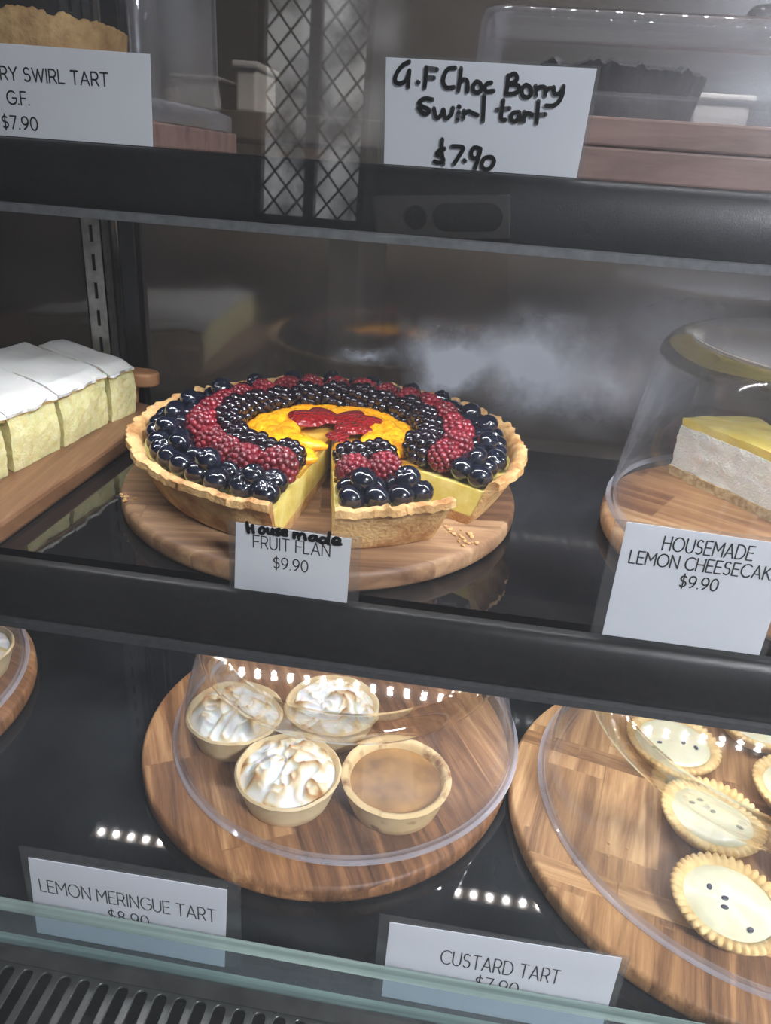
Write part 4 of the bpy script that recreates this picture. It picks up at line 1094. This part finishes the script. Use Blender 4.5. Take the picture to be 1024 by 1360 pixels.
HAND_FLAN = [[(-11220,-17880),(-11200,-18190),(-11140,-18470)],[(-10910,-18020),(-10890,-18280),(-10870,-18460)],[(-11200,-18220),(-10890,-18220)],[(-10420,-18080),(-10540,-18240),(-10500,-18410),(-10360,-18420),(-10250,-18260),(-10310,-18100),(-10420,-18080)],[(-10090,-18090),(-10060,-18350),(-9900,-18370),(-9820,-18180),(-9800,-18090),(-9780,-18400)],[(-9430,-18040),(-9600,-18110),(-9570,-18220),(-9430,-18260),(-9450,-18400),(-9630,-18410)],[(-9290,-18270),(-9060,-18210),(-9020,-18090),(-9160,-18050),(-9290,-18180),(-9260,-18360),(-9020,-18360)],[(-8610,-18150),(-8610,-18470)],[(-8590,-18290),(-8450,-18160),(-8360,-18250),(-8340,-18470)],[(-8340,-18300),(-8200,-18160),(-8040,-18210),(-7980,-18490)],[(-7390,-18190),(-7590,-18190),(-7750,-18330),(-7710,-18480),(-7500,-18450),(-7390,-18280),(-7320,-18470)],[(-6860,-18270),(-7060,-18240),(-7190,-18380),(-7130,-18550),(-6930,-18520),(-6840,-18360)],[(-6690,-17890),(-6730,-18250),(-6730,-18570)],[(-6450,-18390),(-6160,-18380),(-6110,-18220),(-6310,-18140),(-6470,-18310),(-6430,-18530),(-6040,-18490)]]
sign('white card reading FRUIT FLAN $9.90 with marker scrawl along the top', [(-0.1203, ZM + 0.0004), (-0.0556, ZM + 0.0004), (-0.0549, -0.1814), (-0.1187, -0.1800)], 0.3495, ZM,
     [('FRUIT FLAN', -0.1090, -0.0664, -0.1938, -0.1864), ('$9.90', -0.0977, -0.0783, -0.2053, -0.1982)], 0.00075, HAND_FLAN, 0.0020, (-0.1230, -0.0492, ZM, -0.1798), lean=-0.0)
sign('white card reading HOUSEMADE LEMON CHEESECAKE $9.90 at the right edge', [(0.0850, ZM + 0.0004), (0.1672, ZM + 0.0004), (0.1672, -0.1560), (0.0847, -0.1537)], 0.352, ZM,
     [('HOUSEMADE', 0.1046, 0.1487, -0.1668, -0.1590), ('LEMON CHEESECAKE', 0.0899, 0.1640, -0.1764, -0.1692), ('$9.90', 0.1173, 0.1363, -0.1866, -0.1797)], 0.0008, None, 0, (0.0787, 0.1700, ZM, -0.1532))
sign('handwritten white sign for the G.F choc berry swirl tart, $7.90', [(-0.0573, 0.0014), (0.0374, 0.0014), (0.0387, 0.0474), (-0.0593, 0.0469)], 0.404, ZT, [], 0, HAND_TART, 0.0020, (-0.0605, 0.0402, ZT, 0.0482))
sign('grey-white printed sign ending SWIRL TART G.F. $7.90 at the upper left edge', [(-0.345, 0.0014), (-0.1775, 0.0014), (-0.1763, 0.0423), (-0.345, 0.0440)], 0.404, ZT,
     [('BERRY SWIRL TART', -0.2705, -0.1990, 0.0272, 0.0330), ('G.F.', -0.2545, -0.2425, 0.0163, 0.0222), ('$7.90', -0.2590, -0.2395, 0.0050, 0.0108)], 0.0008)
sign('white card in a clear sleeve reading LEMON MERINGUE TART $8.90', [(-0.2280, ZD + 0.0004), (-0.1075, ZD + 0.0004), (-0.1042, -0.3772), (-0.2245, -0.3790)], 0.279, ZD,
     [('LEMON MERINGUE TART', -0.2200, -0.1118, -0.4060, -0.3955), ('$8.90', -0.1785, -0.1535, -0.4215, -0.4115)], 0.00085, None, 0, (-0.2290, -0.0965, ZD, -0.3705))
sign('white card in a clear sleeve reading CUSTARD TART $7.90', [(-0.0110, ZD + 0.0004), (0.1165, ZD + 0.0004), (0.1155, -0.3767), (-0.0107, -0.3803)], 0.279, ZD,
     [('CUSTARD TART', 0.0202, 0.0862, -0.4065, -0.3950), ('$7.90', 0.0414, 0.0655, -0.4225, -0.4120)], 0.00085, None, 0, (-0.0165, 0.1195, ZD, -0.3752))

# ------------------------------------------------------------------ kitchen glimpsed through the rear doors
tb = bx(-2.2, 1.6, 1.55, 2.1, 0.03, 0.079).build('kitchen_bench', mat('bench_top', (0.16, 0.15, 0.135), rough=0.4), bevel=0.004)
for x in (-2.1, -0.3, 1.5):
    bx(x - 0.03, x + 0.03, 1.6, 2.05, FZ, 0.03).build('leg', M['steel'], tb)
tag(tb, 'long bench behind the rear glass doors of the case', 'bench')
white_tub = mat('white_plastic', (0.85, 0.87, 0.9), rough=0.5)
def tub(x0, x1, h, label):
    b = MB(); b.box(x0 + 0.006, x1 - 0.006, 1.61, 1.75, 0.079, 0.079 + h * 0.86)
    o = b.build('white_box', white_tub, bevel=0.006)
    bx(x0, x1, 1.602, 1.758, 0.079 + h * 0.86, 0.079 + h).build('lid', white_tub, o, bevel=0.004)
    tag(o, label, 'box', 'white boxes on the bench behind')
tub(0.335, 0.445, 0.082, 'bright white box seen through the rear glass beside the chocolate tart')
tub(-0.664, -0.566, 0.060, 'low white box seen through the clear cover at upper left')
tub(-0.537, -0.482, 0.088, 'small white box seen between the two covers on the upper shelf')
